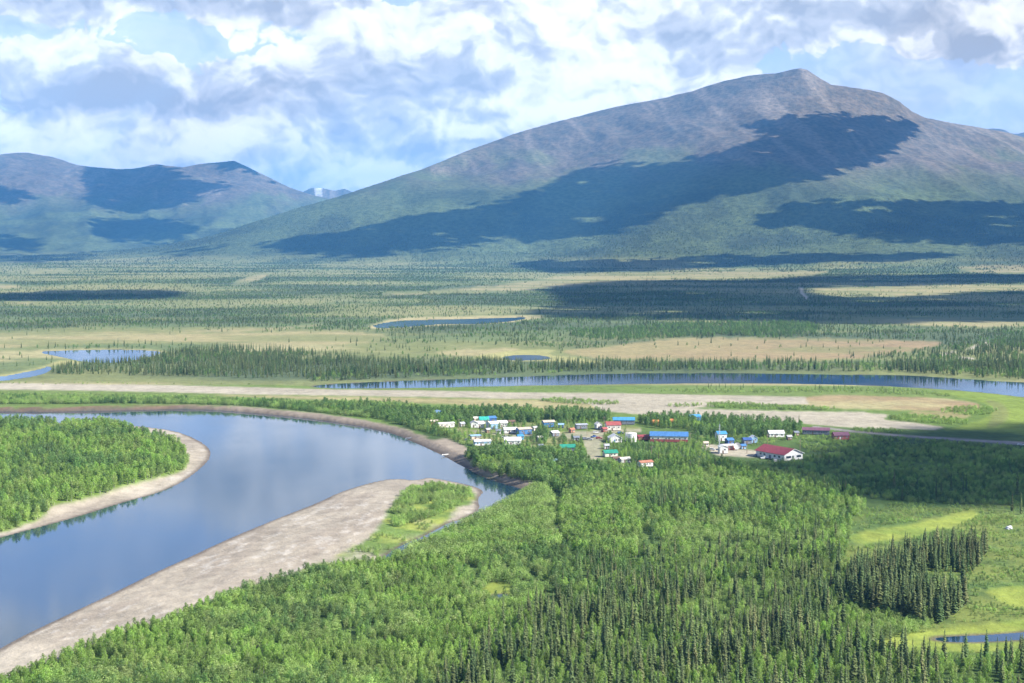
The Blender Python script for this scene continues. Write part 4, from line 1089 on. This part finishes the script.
# birch woods in the middle
scatter([(565, 476), (600, 470), (640, 462), (700, 463), (724, 468), (760, 478), (800, 484), (850, 496), (870, 506), (850, 524), (846, 570), (800, 580), (700, 592), (630, 604), (560, 604), (548, 590), (570, 565), (560, 552), (600, 500)], 3.5,
        [('willow', .40, 2.0, 4.8, 1.2), ('birch', .36, 3.5, 8, 1.1), ('poplar', .20, 3.5, 9, .95), ('spruce', .04, 6, 10, 1.2)], dens=lambda x, y, px, py: .97 - .75 * sstep(.52, .66, fbm(x, y, 20, 3, 124)))
# foreground spruce woods with a leafy understorey
SPR = [(420, 720), (445, 676), (470, 655), (500, 630), (540, 608), (600, 592), (680, 580), (760, 566), (815, 556), (846, 566), (850, 600), (846, 628), (868, 650), (920, 664), (960, 668), (1024, 662), (1150, 656), (1150, 800), (380, 800)]
scatter(SPR, 3.9, [('spruce', 1, 5.5, 15, 1.3)], dens=lambda x, y, px, py: (.20 + .62 * sstep(.40, .62, fbm(x, y, 24, 3, 125)) - .25 * sstep(930, 1000, px)) * (.35 + .65 * sstep(-2, 26, sdf(px, py, smooth(np.array(SPR, float)), 60) * -1)))
scatter(SPR, 3.0, [('birch', .6, 3, 6.5, .9), ('willow', .4, 2, 4, 1)], dens=lambda x, y, px, py: .8 - .3 * sstep(900, 960, px))
scatter([(560, 600), (640, 560), (760, 545), (830, 520), (842, 560), (700, 590)], 6.5, [('spruce', 1, 6, 12, 1.2)], dens=lambda x, y, px, py: .5)
# spruce clump in the wet meadow
scatter([(842, 600), (850, 578), (880, 566), (925, 557), (950, 552), (986, 552), (990, 562), (972, 576), (966, 590), (972, 604), (950, 622), (925, 628), (905, 620), (880, 617), (855, 612)], 3.4, [('spruce', 1, 8, 16.5, 1.35)], dens=lambda x, y, px, py: .85 - .8 * ((px > 925) & (px < 968) & (py > 575) & (py < 600)))
scatter([(986, 590), (1004, 586), (1000, 606), (984, 610)], 4.0, [('spruce', 1, 8, 12, 1.0)], dens=lambda x, y, px, py: .3)
scatter([(832, 635), (840, 612), (870, 606), (905, 612), (935, 618), (930, 632), (900, 640), (850, 648)], 2.6, [('willow', .7, 2, 3.5, 1.1), ('birch', .3, 3, 5, 1)])
# low brush of the meadow on the right
scatter([(820, 548), (850, 512), (900, 505), (980, 506), (1160, 512), (1160, 660), (960, 668), (870, 652), (850, 630), (840, 580)], 2.1, [('willow', .85, .5, 1.7, 1.3), ('poplar', .15, .8, 2.2, 1.4)], avoid=('mead1', 'mead2', 'pondmead'), dens=lambda x, y, px, py: .25 + .65 * sstep(.42, .6, fbm(x, y, 20, 3, 126)))
# brush under the cloud shade, right of the village
scatter([(706, 462), (760, 468), (820, 460), (870, 448), (960, 450), (1160, 462), (1160, 515), (1000, 508), (880, 504), (800, 486), (740, 474)], 3.0, [('willow', .75, 1.6, 3.6, 1.2), ('poplar', .25, 2.5, 5, 1.0)], dens=lambda x, y, px, py: .75 - .5 * inside(px, py, 'mead3', 3), avoid=('road', 'yard'))
for (tx, ty, th_) in ((936, 500, 12), (941, 498, 9), (951, 497, 13), (963, 499, 11), (966, 497, 12), (894, 492, 13), (902, 503, 9), (1017, 500, 15), (1012, 515, 11), (1021, 518, 12), (829, 468, 8), (1009, 472, 9), (799, 424.5, 7)):
    g = ground_at(tx, ty); PTS['spruce'].append(np.array([[g[0], g[1], th_, 1.0]]))
scatter([(808, 436), (830, 437), (860, 438), (960, 446), (1160, 458), (1160, 466), (960, 454), (870, 452), (800, 455)], 3.2, [('willow', 1, 1, 3.2, 1.2)], avoid=('road', 'yard'), dens=lambda x, y, px, py: .15 + .8 * sstep(.4, .58, fbm(x, y, 18, 3, 127)))
# far shore of the river
scatter([(-130, 399), (0, 400), (128, 400.5), (256, 404.5), (330, 409), (360, 414), (380, 423), (350, 420), (300, 414), (256, 410), (180, 407), (0, 407.5), (-130, 407)], 3.2, [('willow', .75, 2.5, 4.5, 1.15), ('poplar', .25, 4, 6, 1)], min_d=7)
scatter([(-130, 393), (0, 394), (128, 396), (256, 401), (330, 406), (256, 405), (128, 402), (0, 402), (-130, 402)], 5.0, [('willow', 1, 1.2, 2.6, 1.3)], dens=lambda x, y, px, py: .5)
scatter([(300, 409), (340, 407), (390, 408), (432, 412), (436, 424), (444, 430), (452, 440), (440, 441), (425, 437), (405, 430), (380, 422), (340, 416)], 3.8, [('poplar', .5, 5, 8.5, 1.0), ('willow', .5, 3, 5, 1.15)], min_d=9)
scatter([(440, 432), (452, 432), (458, 440), (470, 449), (462, 451), (450, 443), (438, 437)], 4, [('willow', .8, 2, 3.5, 1.1), ('poplar', .2, 4, 6, 1)], min_d=6)
# behind and between the houses
scatter([(432, 416), (470, 413.5), (545, 414.5), (548, 423), (512, 425), (500, 421), (470, 426), (455, 429), (436, 428)], 4.2, [('poplar', .8, 6, 10, 1.0), ('birch', .2, 5, 8, 1)])
scatter([(545, 414.5), (612, 417.5), (610, 424), (596, 424), (575, 424), (557, 424), (545, 421)], 4.2, [('poplar', .85, 6, 9.5, 1.0), ('spruce', .15, 7, 10, 1)])
scatter([(636, 422), (690, 420), (765, 425), (800, 429), (804, 434), (788, 438), (770, 441), (745, 437), (735, 440), (715, 441), (700, 440), (692, 432), (645, 430)], 4.4, [('poplar', .85, 5.5, 9.5, 1.0), ('birch', .15, 5, 8, 1)], dens=lambda x, y, px, py: .8)
scatter([(606, 446), (626, 443), (660, 444), (690, 445), (700, 447), (708, 456), (716, 462), (700, 466), (640, 462), (612, 461), (624, 456), (606, 449)], 4.0, [('birch', .7, 3.5, 6, 1.0), ('poplar', .3, 3.5, 6, .9)], dens=lambda x, y, px, py: .75)
scatter([(536, 437), (546, 434), (549, 440), (545, 448), (536, 446)], 4.5, [('poplar', 1, 6, 9, 1.0)])
scatter([(556, 451), (582, 448), (588, 462), (580, 470), (560, 462)], 4.0, [('birch', .6, 4, 7, 1.0), ('poplar', .4, 5, 7, .9)])
scatter([(455, 426), (472, 424), (470, 431), (458, 431)], 5.5, [('poplar', 1, 4, 7, 1.0)])
scatter([(604, 438), (612, 436), (612, 445), (604, 446)], 4.5, [('birch', 1, 3, 5, 1.0)])
scatter([(690, 440), (716, 436), (722, 446), (705, 450), (692, 448)], 5, [('poplar', .6, 4, 7, 1.0), ('willow', .4, 2, 4, 1)])
scatter([(700, 428), (736, 426), (800, 430), (860, 437), (870, 450), (808, 457), (806, 450), (785, 441), (760, 449), (736, 445), (700, 446)], 2.8, [('willow', 1, .7, 2.2, 1.3)], dens=lambda x, y, px, py: .2 + .7 * sstep(.38, .56, fbm(x, y, 16, 3, 128)), avoid=('road', 'yard'), low=True)
scatter([(736, 428), (800, 430), (820, 436), (800, 440), (760, 446), (736, 441)], 7, [('poplar', .6, 3, 6.5, 1), ('birch', .4, 3, 6, 1)], dens=lambda x, y, px, py: .35, avoid=('road', 'yard'))
scatter(Z['village'], 3.2, [('willow', 1, .5, 1.5, 1.2)], 0, dens=lambda x, y, px, py: .55 * sstep(.42, .58, fbm(x, y, 14, 3, 129)), avoid=('village_road',), low=True)
scatter(Z['village'], 5.5, [('poplar', .5, 3, 6.5, 1), ('birch', .5, 2.5, 6, 1)], 0, dens=lambda x, y, px, py: .55, avoid=('village_road',))
# strips on the airfield
for st_ in ([(536, 402), (560, 400.5), (590, 402.5), (622, 404), (618, 407), (560, 406)], [(662, 408), (690, 405.8), (704, 406.2), (696, 409), (668, 409.4)], [(704, 408), (716, 403.8), (768, 406.8), (835, 409.5), (832, 412.3), (768, 411.8), (712, 410)], [(884, 420), (900, 416), (950, 419), (974, 424), (960, 427), (910, 424)], [(935, 413), (960, 408), (1000, 411), (990, 417), (960, 417)], [(850, 431), (905, 432.5), (900, 436), (858, 435)]):
    scatter(st_, 3.2, [('willow', 1, 1.2, 3.0, 1.3)], dens=lambda x, y, px, py: .7)
scatter([(660, 391), (760, 390), (868, 389), (930, 393), (960, 399), (930, 397), (850, 394), (768, 394.5), (660, 394)], 5, [('willow', .93, 1.2, 3.2, 1.3), ('spruce', .07, 4, 7, 1)], dens=lambda x, y, px, py: .6)
scatter([(690, 388), (750, 388), (768, 391), (700, 392)], 9, [('spruce', 1, 5, 8, 1)], dens=lambda x, y, px, py: .5)
scatter([(-130, 387), (0, 383), (250, 385.5), (512, 390), (700, 391), (512, 387), (300, 386)], 7, [('willow', 1, .8, 1.8, 1.4)], dens=lambda x, y, px, py: .35)
FIELDS = ('fieldA', 'fieldA2', 'fieldB', 'fieldB2', 'fieldB3', 'fieldC', 'fieldD', 'fieldE', 'fieldF', 'fieldG', 'fieldH', 'fieldI', 'fieldJ', 'fieldK', 'marshrim', 'lakerim', 'track1', 'track2', 'track3', 'track4')
# beyond the slough
scatter([(306, 384), (356, 380.5), (431, 378), (512, 375.5), (612, 372), (690, 371.3), (768, 371.5), (850, 372.8), (918, 374), (973, 378), (1024, 381), (1160, 387), (1160, 375), (1024, 365), (973, 363), (900, 366), (800, 366), (690, 366), (612, 367), (512, 366), (400, 369), (306, 377)], 5.5, [('spruce', .55, 8, 14, 1.1), ('poplar', .25, 5, 8, .9), ('willow', .2, 2.5, 4, 1.2)], dens=lambda x, y, px, py: .35 + .5 * sstep(.4, .6, fbm(x, y, 60, 3, 131)), min_d=6)
scatter([(46, 375.5), (60, 367), (100, 365), (140, 362), (165, 354), (220, 349), (300, 352), (350, 362), (420, 364), (512, 362), (512, 370), (400, 375), (306, 379), (256, 380), (128, 376.5)], 6.0, [('spruce', .9, 7, 12, 1.15), ('poplar', .1, 4, 7, .9)], dens=lambda x, y, px, py: .45 + .55 * sstep(.35, .55, fbm(x, y, 90, 3, 132)), ragged=8.0, avoid=FIELDS)
scatter([(900, 362), (940, 350), (1000, 340), (1160, 335), (1160, 390), (1024, 380), (960, 374), (900, 370)], 6.5, [('spruce', .6, 6, 11, 1.1), ('poplar', .4, 4, 8, 1)], dens=lambda x, y, px, py: .25 + .6 * sstep(.4, .6, fbm(x, y, 80, 3, 133)), ragged=8.0, avoid=FIELDS)
scatter([(560, 335), (640, 327), (768, 322), (820, 325), (815, 337), (700, 337), (600, 343)], 7, [('poplar', .8, 5, 8, 1.1), ('spruce', .2, 6, 10, 1)], dens=lambda x, y, px, py: .7, ragged=8.0, avoid=FIELDS)
# wide spruce woods up to the foot of the mountains, thinning into the tundra openings
def wood(x, y, px, py):
    return (.04 + .90 * sstep(.555, .455, openness(x, y))) * (.25 + .75 * sstep(.40, .56, fbm(x * .45, y, 70, 3, 43)))
scatter([(-130, 377), (40, 366), (600, 366), (1160, 370), (1160, 318), (512, 318), (-130, 318)], 7.0, [('spruce', .58, 3.6, 9.5, 1.35), ('poplar', .42, 2.25, 5.7, 1.215)], 0, dens=lambda x, y, px, py: wood(x, y, px, py) * .9, ragged=8.0, avoid=FIELDS, min_d=8)
scatter([(-130, 318.0), (512, 318.0), (1160, 318.0), (1160, 290), (-130, 290)], 7.4, [('spruce', .58, 2.8, 7.5, 1.7), ('poplar', .42, 1.75, 4.5, 1.53)], 0, dens=lambda x, y, px, py: .12 + .88 * wood(x, y, px, py), ragged=8.0, avoid=FIELDS, min_d=8)
scatter([(-130, 290), (1160, 290), (1160, 275), (-130, 275)], 12.0, [('spruce', .58, 3.6, 8, 2.1), ('poplar', .42, 2.25, 4.8, 1.89)], 0, dens=lambda x, y, px, py: .15 + .8 * wood(x, y, px, py), ragged=8.0, avoid=FIELDS, min_d=8)
scatter([(-130, 275), (1160, 275), (1160, 263), (-130, 263)], 18.0, [('spruce', .58, 4.4, 9, 2.8), ('poplar', .42, 2.75, 5.4, 2.52)], 0, dens=lambda x, y, px, py: .15 + .8 * wood(x, y, px, py), ragged=8.0, avoid=FIELDS, min_d=8)

# woods climbing the lower slopes of the broad mountain
ns = 30000
u_ = rng.uniform(-.40, .40, ns); y_ = np.sqrt(rng.uniform(5600.0 ** 2, 10600.0 ** 2, ns)); x_ = u_ * y_
h_ = relief(x_, y_)
pr = sstep(430, 180, h_ + 260 * (fbm(x_, y_, 700, 3, 141) - .5)) * (.35 + .6 * sstep(.62, .45, fbm(x_, y_, 420, 4, 33)))
m_ = (h_ > 2) & (rng.random(ns) < pr)
PTS['spruce'].append(np.stack([x_[m_], y_[m_], rng.uniform(7, 11, m_.sum()), rng.uniform(2.0, 3.4, m_.sum())], 1))

# ---------------------------------------------------------------- build the trees: the nearest ones singly, the rest as woods
LABELS = {
    'spruce': ('spruce_tree', 'narrow dark green spruce among scattered trees between the named woods', 'spruce tree', 'spruces of the foreground wood'),
    'birch': ('birch_tree', 'bright green birch among scattered trees between the named woods', 'birch tree', 'birches of the foreground woods'),
    'willow': ('willow_shrub', 'pale green rounded willow shrub on open ground between the woods', 'willow shrub', 'willows of the foreground thickets'),
    'poplar': ('poplar_tree', 'darker bushy green poplar among scattered trees between the woods', 'poplar tree', 'poplars of the nearer woods'),
}
STUFF = {'spruce': ('spruce_woods', 'dark spruce woods across the valley behind the nearest trees'), 'birch': ('birch_woods', 'bright green birch woods around the river and village'),
         'willow': ('willow_thicket', 'pale green willow brush along river banks and meadows'), 'poplar': ('poplar_woods', 'darker leafy poplar woods around the village and shores')}
STANDS = [
    ('on the wooded point inside the river bend', Z['island_green']),
    ('in the dense clump within the right-hand meadow', np.array([(838, 604), (850, 574), (925, 553), (990, 548), (994, 566), (975, 608), (950, 626), (900, 624)], float)),
    ('on the low bar beside the narrow slough', Z['bar_green']),
    ('in the low brush of the right-hand meadow', Z['mead0']),
    ('beside the houses of the village', Z['village']),
    ('on the dark shore below the village', np.array([(460, 466), (472, 450), (584, 455), (612, 482), (590, 499), (520, 489)], float)),
    ('on the willow ridge right of the slough', np.array([(384, 566), (430, 543), (505, 505), (540, 486), (555, 497), (556, 535), (566, 552), (440, 568)], float)),
    ('in the leafy wood at the lower left', np.array([(-60, 712), (50, 664), (190, 611), (340, 564), (470, 552), (580, 560), (505, 628), (440, 800), (-130, 800)], float)),
    ('in the mixed wood at the lower right corner', np.array([(840, 628), (920, 640), (1160, 620), (1160, 900), (840, 900)], float)),
    ('in the mixed wood along the bottom centre', np.array([(380, 900), (445, 670), (540, 600), (846, 556), (842, 900)], float)),
    ('in the birch wood below the village', np.array([(560, 470), (870, 490), (850, 556), (540, 604)], float)),
]
WORDS = {'spruce': 'narrow dark green spruce ', 'birch': 'bright green birch ', 'willow': 'pale green rounded willow shrub ', 'poplar': 'darker bushy green poplar '}
NSINGLE = 300
def gn_scatter(name, P, zz, coll, n_var, label):
    me = bpy.data.meshes.new(name)
    me.vertices.add(len(P)); me.vertices.foreach_set('co', np.stack([P[:, 0], P[:, 1], zz], 1).astype(np.float32).ravel())
    H = KINDS_H[name]
    for an, ty, val in (('sxy', 'FLOAT', P[:, 2] / H * P[:, 3]), ('sz', 'FLOAT', P[:, 2] / H), ('rot', 'FLOAT', rng.uniform(0, 6.28, len(P))), ('idx', 'INT', rng.integers(0, n_var, len(P)))):
        a = me.attributes.new(an, ty, 'POINT')
        a.data.foreach_set('value', val.astype(np.int32 if ty == 'INT' else np.float32))
    o = new_obj(name, me)
    o['kind'] = 'stuff'; o['label'] = label
    ng = bpy.data.node_groups.new(name, 'GeometryNodeTree')
    ng.interface.new_socket('Geometry', in_out='INPUT', socket_type='NodeSocketGeometry')
    ng.interface.new_socket('Geometry', in_out='OUTPUT', socket_type='NodeSocketGeometry')
    N, L = ng.nodes, ng.links
    gi = N.new('NodeGroupInput'); go = N.new('NodeGroupOutput')
    ip = N.new('GeometryNodeInstanceOnPoints'); ci = N.new('GeometryNodeCollectionInfo')
    ci.inputs['Collection'].default_value = coll; ci.inputs['Separate Children'].default_value = True; ci.inputs['Reset Children'].default_value = True
    def na(nm, ty):
        q = N.new('GeometryNodeInputNamedAttribute'); q.data_type = ty; q.inputs['Name'].default_value = nm
        return q.outputs['Attribute']
    cr1 = N.new('ShaderNodeCombineXYZ'); cs1 = N.new('ShaderNodeCombineXYZ')
    L.new(na('rot', 'FLOAT'), cr1.inputs[2])
    sx = na('sxy', 'FLOAT'); L.new(sx, cs1.inputs[0]); L.new(sx, cs1.inputs[1]); L.new(na('sz', 'FLOAT'), cs1.inputs[2])
    e2r = N.new('FunctionNodeEulerToRotation'); L.new(cr1.outputs[0], e2r.inputs[0])
    L.new(gi.outputs[0], ip.inputs['Points']); L.new(ci.outputs[0], ip.inputs['Instance'])
    ip.inputs['Pick Instance'].default_value = True
    L.new(na('idx', 'INT'), ip.inputs['Instance Index'])
    L.new(e2r.outputs[0], ip.inputs['Rotation']); L.new(cs1.outputs[0], ip.inputs['Scale'])
    L.new(ip.outputs[0], go.inputs[0])
    md = o.modifiers.new('woods', 'NODES'); md.node_group = ng
    return o
KINDS_H = {STUFF[k][0]: KINDS[k]['H'] for k in KINDS}
counts = {}
for kn, K in KINDS.items():
    P = np.concatenate(PTS[kn])
    px, py = project(P[:, 0], P[:, 1], np.full(len(P), 1.5))
    zz = terrain(P[:, 0], P[:, 1])
    vis = (px > 2) & (px < 1022) & (py < 690) & (py > 300)
    size = np.where(vis, P[:, 2] / np.hypot(P[:, 0], P[:, 1]), 0)
    idx = np.argsort(-size)[:NSINGLE]
    single = np.zeros(len(P), bool); single[idx] = True
    counts[kn] = len(P)
    nm, lab, cat, grp = LABELS[kn]
    where = np.full(len(P), -1)
    for si, (_, sp_) in enumerate(STANDS):
        where[(where < 0) & pip(px, py, sp_)] = si
    for i in idx:
        e_ = bpy.data.objects.new(nm, None); COL.objects.link(e_)
        e_.empty_display_size = 0.5
        e_.location = (P[i, 0], P[i, 1], zz[i] - 0.05)
        s_ = P[i, 2] / K['H']
        e_.scale = (s_ * P[i, 3], s_ * P[i, 3], s_); e_.rotation_euler = (0, 0, rng.uniform(0, 6.28))
        wh_ = STANDS[where[i]][0] if where[i] >= 0 else ''
        e_['label'] = (WORDS[kn] + wh_) if wh_ else lab; e_['category'] = cat; e_['group'] = (nm.replace('_', ' ') + 's ' + wh_) if wh_ else grp
        tm, cm = K['mesh'][rng.integers(0, len(K['mesh']))]
        new_obj('trunk', tm, e_); new_obj('crown', cm, e_)
    # patterns for the woods: trunk and crown in one mesh
    coll = bpy.data.collections.new(kn + '_patterns')
    for i, (tr, cr_) in enumerate(K['p']):
        V = tr[0] + cr_[0]; off = len(tr[0])
        Fc = tr[1] + [tuple(q + off for q in f) for f in cr_[1]]
        me = mk(kn + '_pattern', V, Fc, K['b'], [.5] * len(tr[1]) + cr_[2])
        me.materials.append(K['m'])
        me.polygons.foreach_set('material_index', np.array([0] * len(tr[1]) + [1] * len(cr_[1]), np.int32))
        po = bpy.data.objects.new('%s_pattern_%d' % (kn, i), me); coll.objects.link(po)
    gn_scatter(STUFF[kn][0], P[~single], zz[~single] - 0.05, coll, len(K['p']), STUFF[kn][1])
print('TREES', counts)
# ---------------------------------------------------------------- clouds overhead (above the frame): they cast the shade seen on slopes and valley
mc, t = mat_new('cloud')
d_ = t.new('ShaderNodeBsdfDiffuse'); d_.inputs[0].default_value = (0.92, 0.93, 0.95, 1)
tl_ = t.new('ShaderNodeBsdfTranslucent'); tl_.inputs[0].default_value = (0.9, 0.92, 0.95, 1)
mx = t.new('ShaderNodeMixShader'); mx.inputs[0].default_value = 0.06
t.l.new(d_.outputs[0], mx.inputs[1]); t.l.new(tl_.outputs[0], mx.inputs[2])
o_ = t.new('ShaderNodeOutputMaterial'); t.l.new(mx.outputs[0], o_.inputs[0])
RGX, RGY = np.meshgrid(np.arange(-15000, 15001, 75.0), np.arange(0, 24001, 75.0), indexing='ij')
RG = relief(RGX.ravel(), RGY.ravel()).reshape(RGX.shape)
def rel_fast(x, y):
    i = np.clip((x + 15000) / 75, 0, RG.shape[0] - 1.001); j = np.clip(y / 75, 0, RG.shape[1] - 1.001)
    a = i.astype(int); b = j.astype(int); f = i - a; g = j - b
    return (RG[a, b] * (1 - f) + RG[a + 1, b] * f) * (1 - g) + (RG[a, b + 1] * (1 - f) + RG[a + 1, b + 1] * f) * g
def ico():
    bm = bmesh.new(); bmesh.ops.create_icosphere(bm, subdivisions=1, radius=1.0)
    V = np.array([v.co[:] for v in bm.verts]); Fq = np.array([[v.index for v in f.verts] for f in bm.faces]); bm.free()
    return V, Fq
ICV, ICF = ico()
def cloud(name, label, outline, alt, step, edge=4.5, fluff=0.9, it=1):
    P = smooth(np.array(outline, float), it)
    # find the patch of cloud whose shade falls on the outline
    ys = []; gx0 = []
    k = alt / SV[2]
    px = np.linspace(P[:, 0].min(), P[:, 0].max(), 60); py = np.linspace(P[:, 1].min(), P[:, 1].max(), 40)
    # bounding box in plan: sample the visible terrain along picture rays
    A, B = np.meshgrid(px, py); A = A.ravel(); B = B.ravel()
    dx = (A - 512) / F; dv = (341.5 - B) / F
    dy = CP + dv * SP; dz = -SP + dv * CP
    hit = np.full(A.shape, np.nan); done = np.zeros(A.shape, bool)
    for yy in np.concatenate([CAM_Z * F / np.arange(330, 45, -1.0), np.arange(4700, 24000, 60.0)]):
        tt = yy / dy
        h = rel_fast(dx * tt, np.full(A.shape, yy))
        m = (~done) & (CAM_Z + dz * tt <= h + 1.0)
        hit[m] = yy; done |= m
    m = done & pip(A, B, P)
    if m.sum() < 4:
        return
    tt = hit[m] / dy[m]
    hx, hy = dx[m] * tt, hit[m]
    hz = rel_fast(hx, hy)
    kx = hx + SV[0] * (alt - hz) / SV[2]; ky = hy + SV[1] * (alt - hz) / SV[2]
    gx, gy = np.meshgrid(np.arange(kx.min() - 5 * step, kx.max() + 5 * step, step), np.arange(ky.min() - 5 * step, ky.max() + 5 * step, step), indexing='ij')
    gx = gx.ravel() + rng.uniform(-.3, .3, gx.size) * step; gy = gy.ravel() + rng.uniform(-.3, .3, gy.size) * step
    # follow the sun's rays down to the terrain
    fx = np.full(gx.shape, np.nan); fy = fx.copy(); fz = fx.copy(); dn = np.zeros(gx.shape, bool)
    for zc in np.linspace(1750, 0, 110):
        q = (alt - zc) / SV[2]
        x = gx - SV[0] * q; y = gy - SV[1] * q
        h = rel_fast(x, y)
        m = (~dn) & (h >= zc - 1.0)
        fx[m] = x[m]; fy[m] = y[m]; fz[m] = h[m]; dn |= m
    ok = dn & (fy > 200)
    A, B = project(np.where(ok, fx, 0), np.where(ok, fy, 1000), np.where(ok, fz, 0))
    sd = sdf(A, B, P, 30.0) + (fbm(gx, gy, step * 9, 3, 151) - .5) * 2.2 * edge
    # ragged thinning edge: fewer and smaller puffs outwards
    ok &= rng.random(len(gx)) < sstep(edge, -edge, sd) * (1 - .5 * sstep(.68, .76, fbm(gx, gy, step * 5, 3, 153)))
    gx, gy, sd = gx[ok], gy[ok], sd[ok]
    V = []; Fq = []
    for i in range(len(gx)):
        s = step * rng.uniform(.72, 1.15) * (.55 + .45 * float(sstep(edge, -edge, sd[i])))
        wob = 1 + rng.uniform(-.22, .22, len(ICV))
        v = ICV * wob[:, None] * np.array([s, s, s * fluff * .5]) + np.array([gx[i], gy[i], alt + rng.uniform(0, .5) * step * fluff])
        Fq.append(ICF + len(V) * len(ICV)); V.append(v)
    if not V:
        return
    V = np.concatenate(V); Fq = np.concatenate(Fq)
    me = bpy.data.meshes.new(name); me.from_pydata(V.tolist(), [], Fq.tolist()); me.update()
    me.polygons.foreach_set('use_smooth', np.ones(len(Fq), bool))
    o = new_obj(name, me, None, mc)
    o['kind'] = 'structure'; o['label'] = label
CL = [
    ('shade over the broad mountain', [(245, 246), (300, 235), (350, 231), (400, 220), (425, 212), (480, 207), (512, 200), (540, 190), (562, 177), (587, 168), (662, 165), (722, 152), (752, 141), (792, 136), (760, 130), (745, 123), (792, 115), (832, 114), (882, 117), (925, 126), (897, 145), (892, 155), (857, 167), (812, 180), (752, 190), (677, 200), (640, 228), (587, 240), (512, 241), (431, 248), (368, 256), (318, 258), (281, 251)], 2600, 95),
    ('shade over the lower right slope', [(752, 221), (777, 211), (792, 205), (832, 200), (892, 202), (962, 197), (1024, 202), (1110, 205), (1110, 245), (1024, 240), (962, 243), (887, 240), (812, 232), (777, 227)], 2300, 85),
    ('shade along the foot of the mountain', [(512, 262), (612, 260), (687, 257), (768, 256), (868, 254), (953, 253), (928, 260), (843, 262), (768, 265), (687, 270), (587, 274), (537, 271)], 2200, 80),
    ('shade over the far woods', [(545, 291), (560, 284), (650, 280.5), (768, 279.5), (840, 276), (900, 276), (960, 273.5), (1030, 274), (1130, 276), (1130, 283), (1024, 284), (900, 286), (820, 287), (808, 291), (818, 296), (918, 298), (960, 294), (1024, 291), (1130, 290), (1130, 322), (1024, 323), (900, 326), (800, 324), (690, 320), (560, 319), (535, 315), (545, 308), (575, 303), (560, 297)], 2100, 50),
    ('shade over the left woods', [(-90, 298), (0, 295.5), (50, 292), (125, 290), (175, 291), (190, 295), (150, 300), (0, 301.5), (-90, 303)], 2100, 50),
    ('shade low at left', [(-90, 256), (0, 255), (45, 254), (95, 253.5), (100, 256), (50, 262), (0, 260.5), (-90, 262)], 2400, 90),
    ('shade on the left peaks', [(82, 172), (100, 165), (115, 165), (165, 162), (185, 175), (200, 181), (235, 183), (205, 191), (190, 205), (125, 213), (92, 200), (88, 184)], 3500, 150),
    ('shade below the left peaks', [(85, 221), (140, 219), (185, 222), (200, 232), (150, 243), (100, 238)], 3300, 130),
    ('shade at the left edge', [(-90, 185), (0, 185), (20, 190), (40, 200), (0, 207), (-90, 210)], 3500, 150),
    ('shade at the left foot', [(-90, 232), (0, 232), (25, 237), (50, 246), (0, 250), (-90, 252)], 3100, 120),
    ('shade left of the broad mountain', [(155, 251), (210, 245.5), (232, 246), (200, 252), (170, 257)], 2600, 90),
    ('shade on the peak by the saddle', [(205, 165), (222, 158), (240, 158), (262, 172), (282, 185), (255, 176), (236, 167)], 3500, 110),
    ('shade beside the village', [(712, 464), (745, 468), (780, 467), (815, 461), (838, 452), (858, 442), (885, 438), (930, 433.5), (980, 431), (1024, 428), (1130, 427), (1130, 512), (1024, 509), (960, 504), (900, 501), (870, 498), (830, 488), (790, 481), (750, 476), (720, 470)], 2000, 22),
]
for lab, outl, alt, step in CL:
    cloud('cloud', 'flat drifting cloud casting the ' + lab, outl, alt, step * (.8 if alt < 2300 else .66), {2100: 1.8, 2000: 6.0, 2200: 2.8}.get(alt, 4.5))

# ---------------------------------------------------------------- air
def haze(density):
    lo = Vector((-37500, -37500, -10)); hi = Vector((37500, 37500, 1790))
    me = bpy.data.meshes.new('haze')
    V = [(x, y, z) for x in (lo.x, hi.x) for y in (lo.y, hi.y) for z in (lo.z, hi.z)]
    me.from_pydata(V, [], [(0, 1, 3, 2), (4, 6, 7, 5), (0, 4, 5, 1), (2, 3, 7, 6), (0, 2, 6, 4), (1, 5, 7, 3)]); me.update()
    m, t = mat_new('haze')
    v = t.new('ShaderNodeVolumePrincipled')
    v.inputs['Color'].default_value = HAZE_COLOR
    v.inputs['Density'].default_value = density
    v.inputs['Anisotropy'].default_value = 0.0
    o = t.new('ShaderNodeOutputMaterial'); t.l.new(v.outputs[0], o.inputs['Volume'])
    h = new_obj('haze', me, None, m)
    h['kind'] = 'stuff'; h['label'] = 'thin bluish summer haze over the valley'
HAZE_COLOR = (0.13, 0.47, 1.0, 1)
haze(4.2e-5)
scene.cycles.volume_bounces = 0
scene.cycles.max_bounces = 6
scene.cycles.diffuse_bounces = 2
scene.cycles.glossy_bounces = 2
scene.cycles.transmission_bounces = 3
scene.cycles.transparent_max_bounces = 12
scene.cycles.use_denoising = True
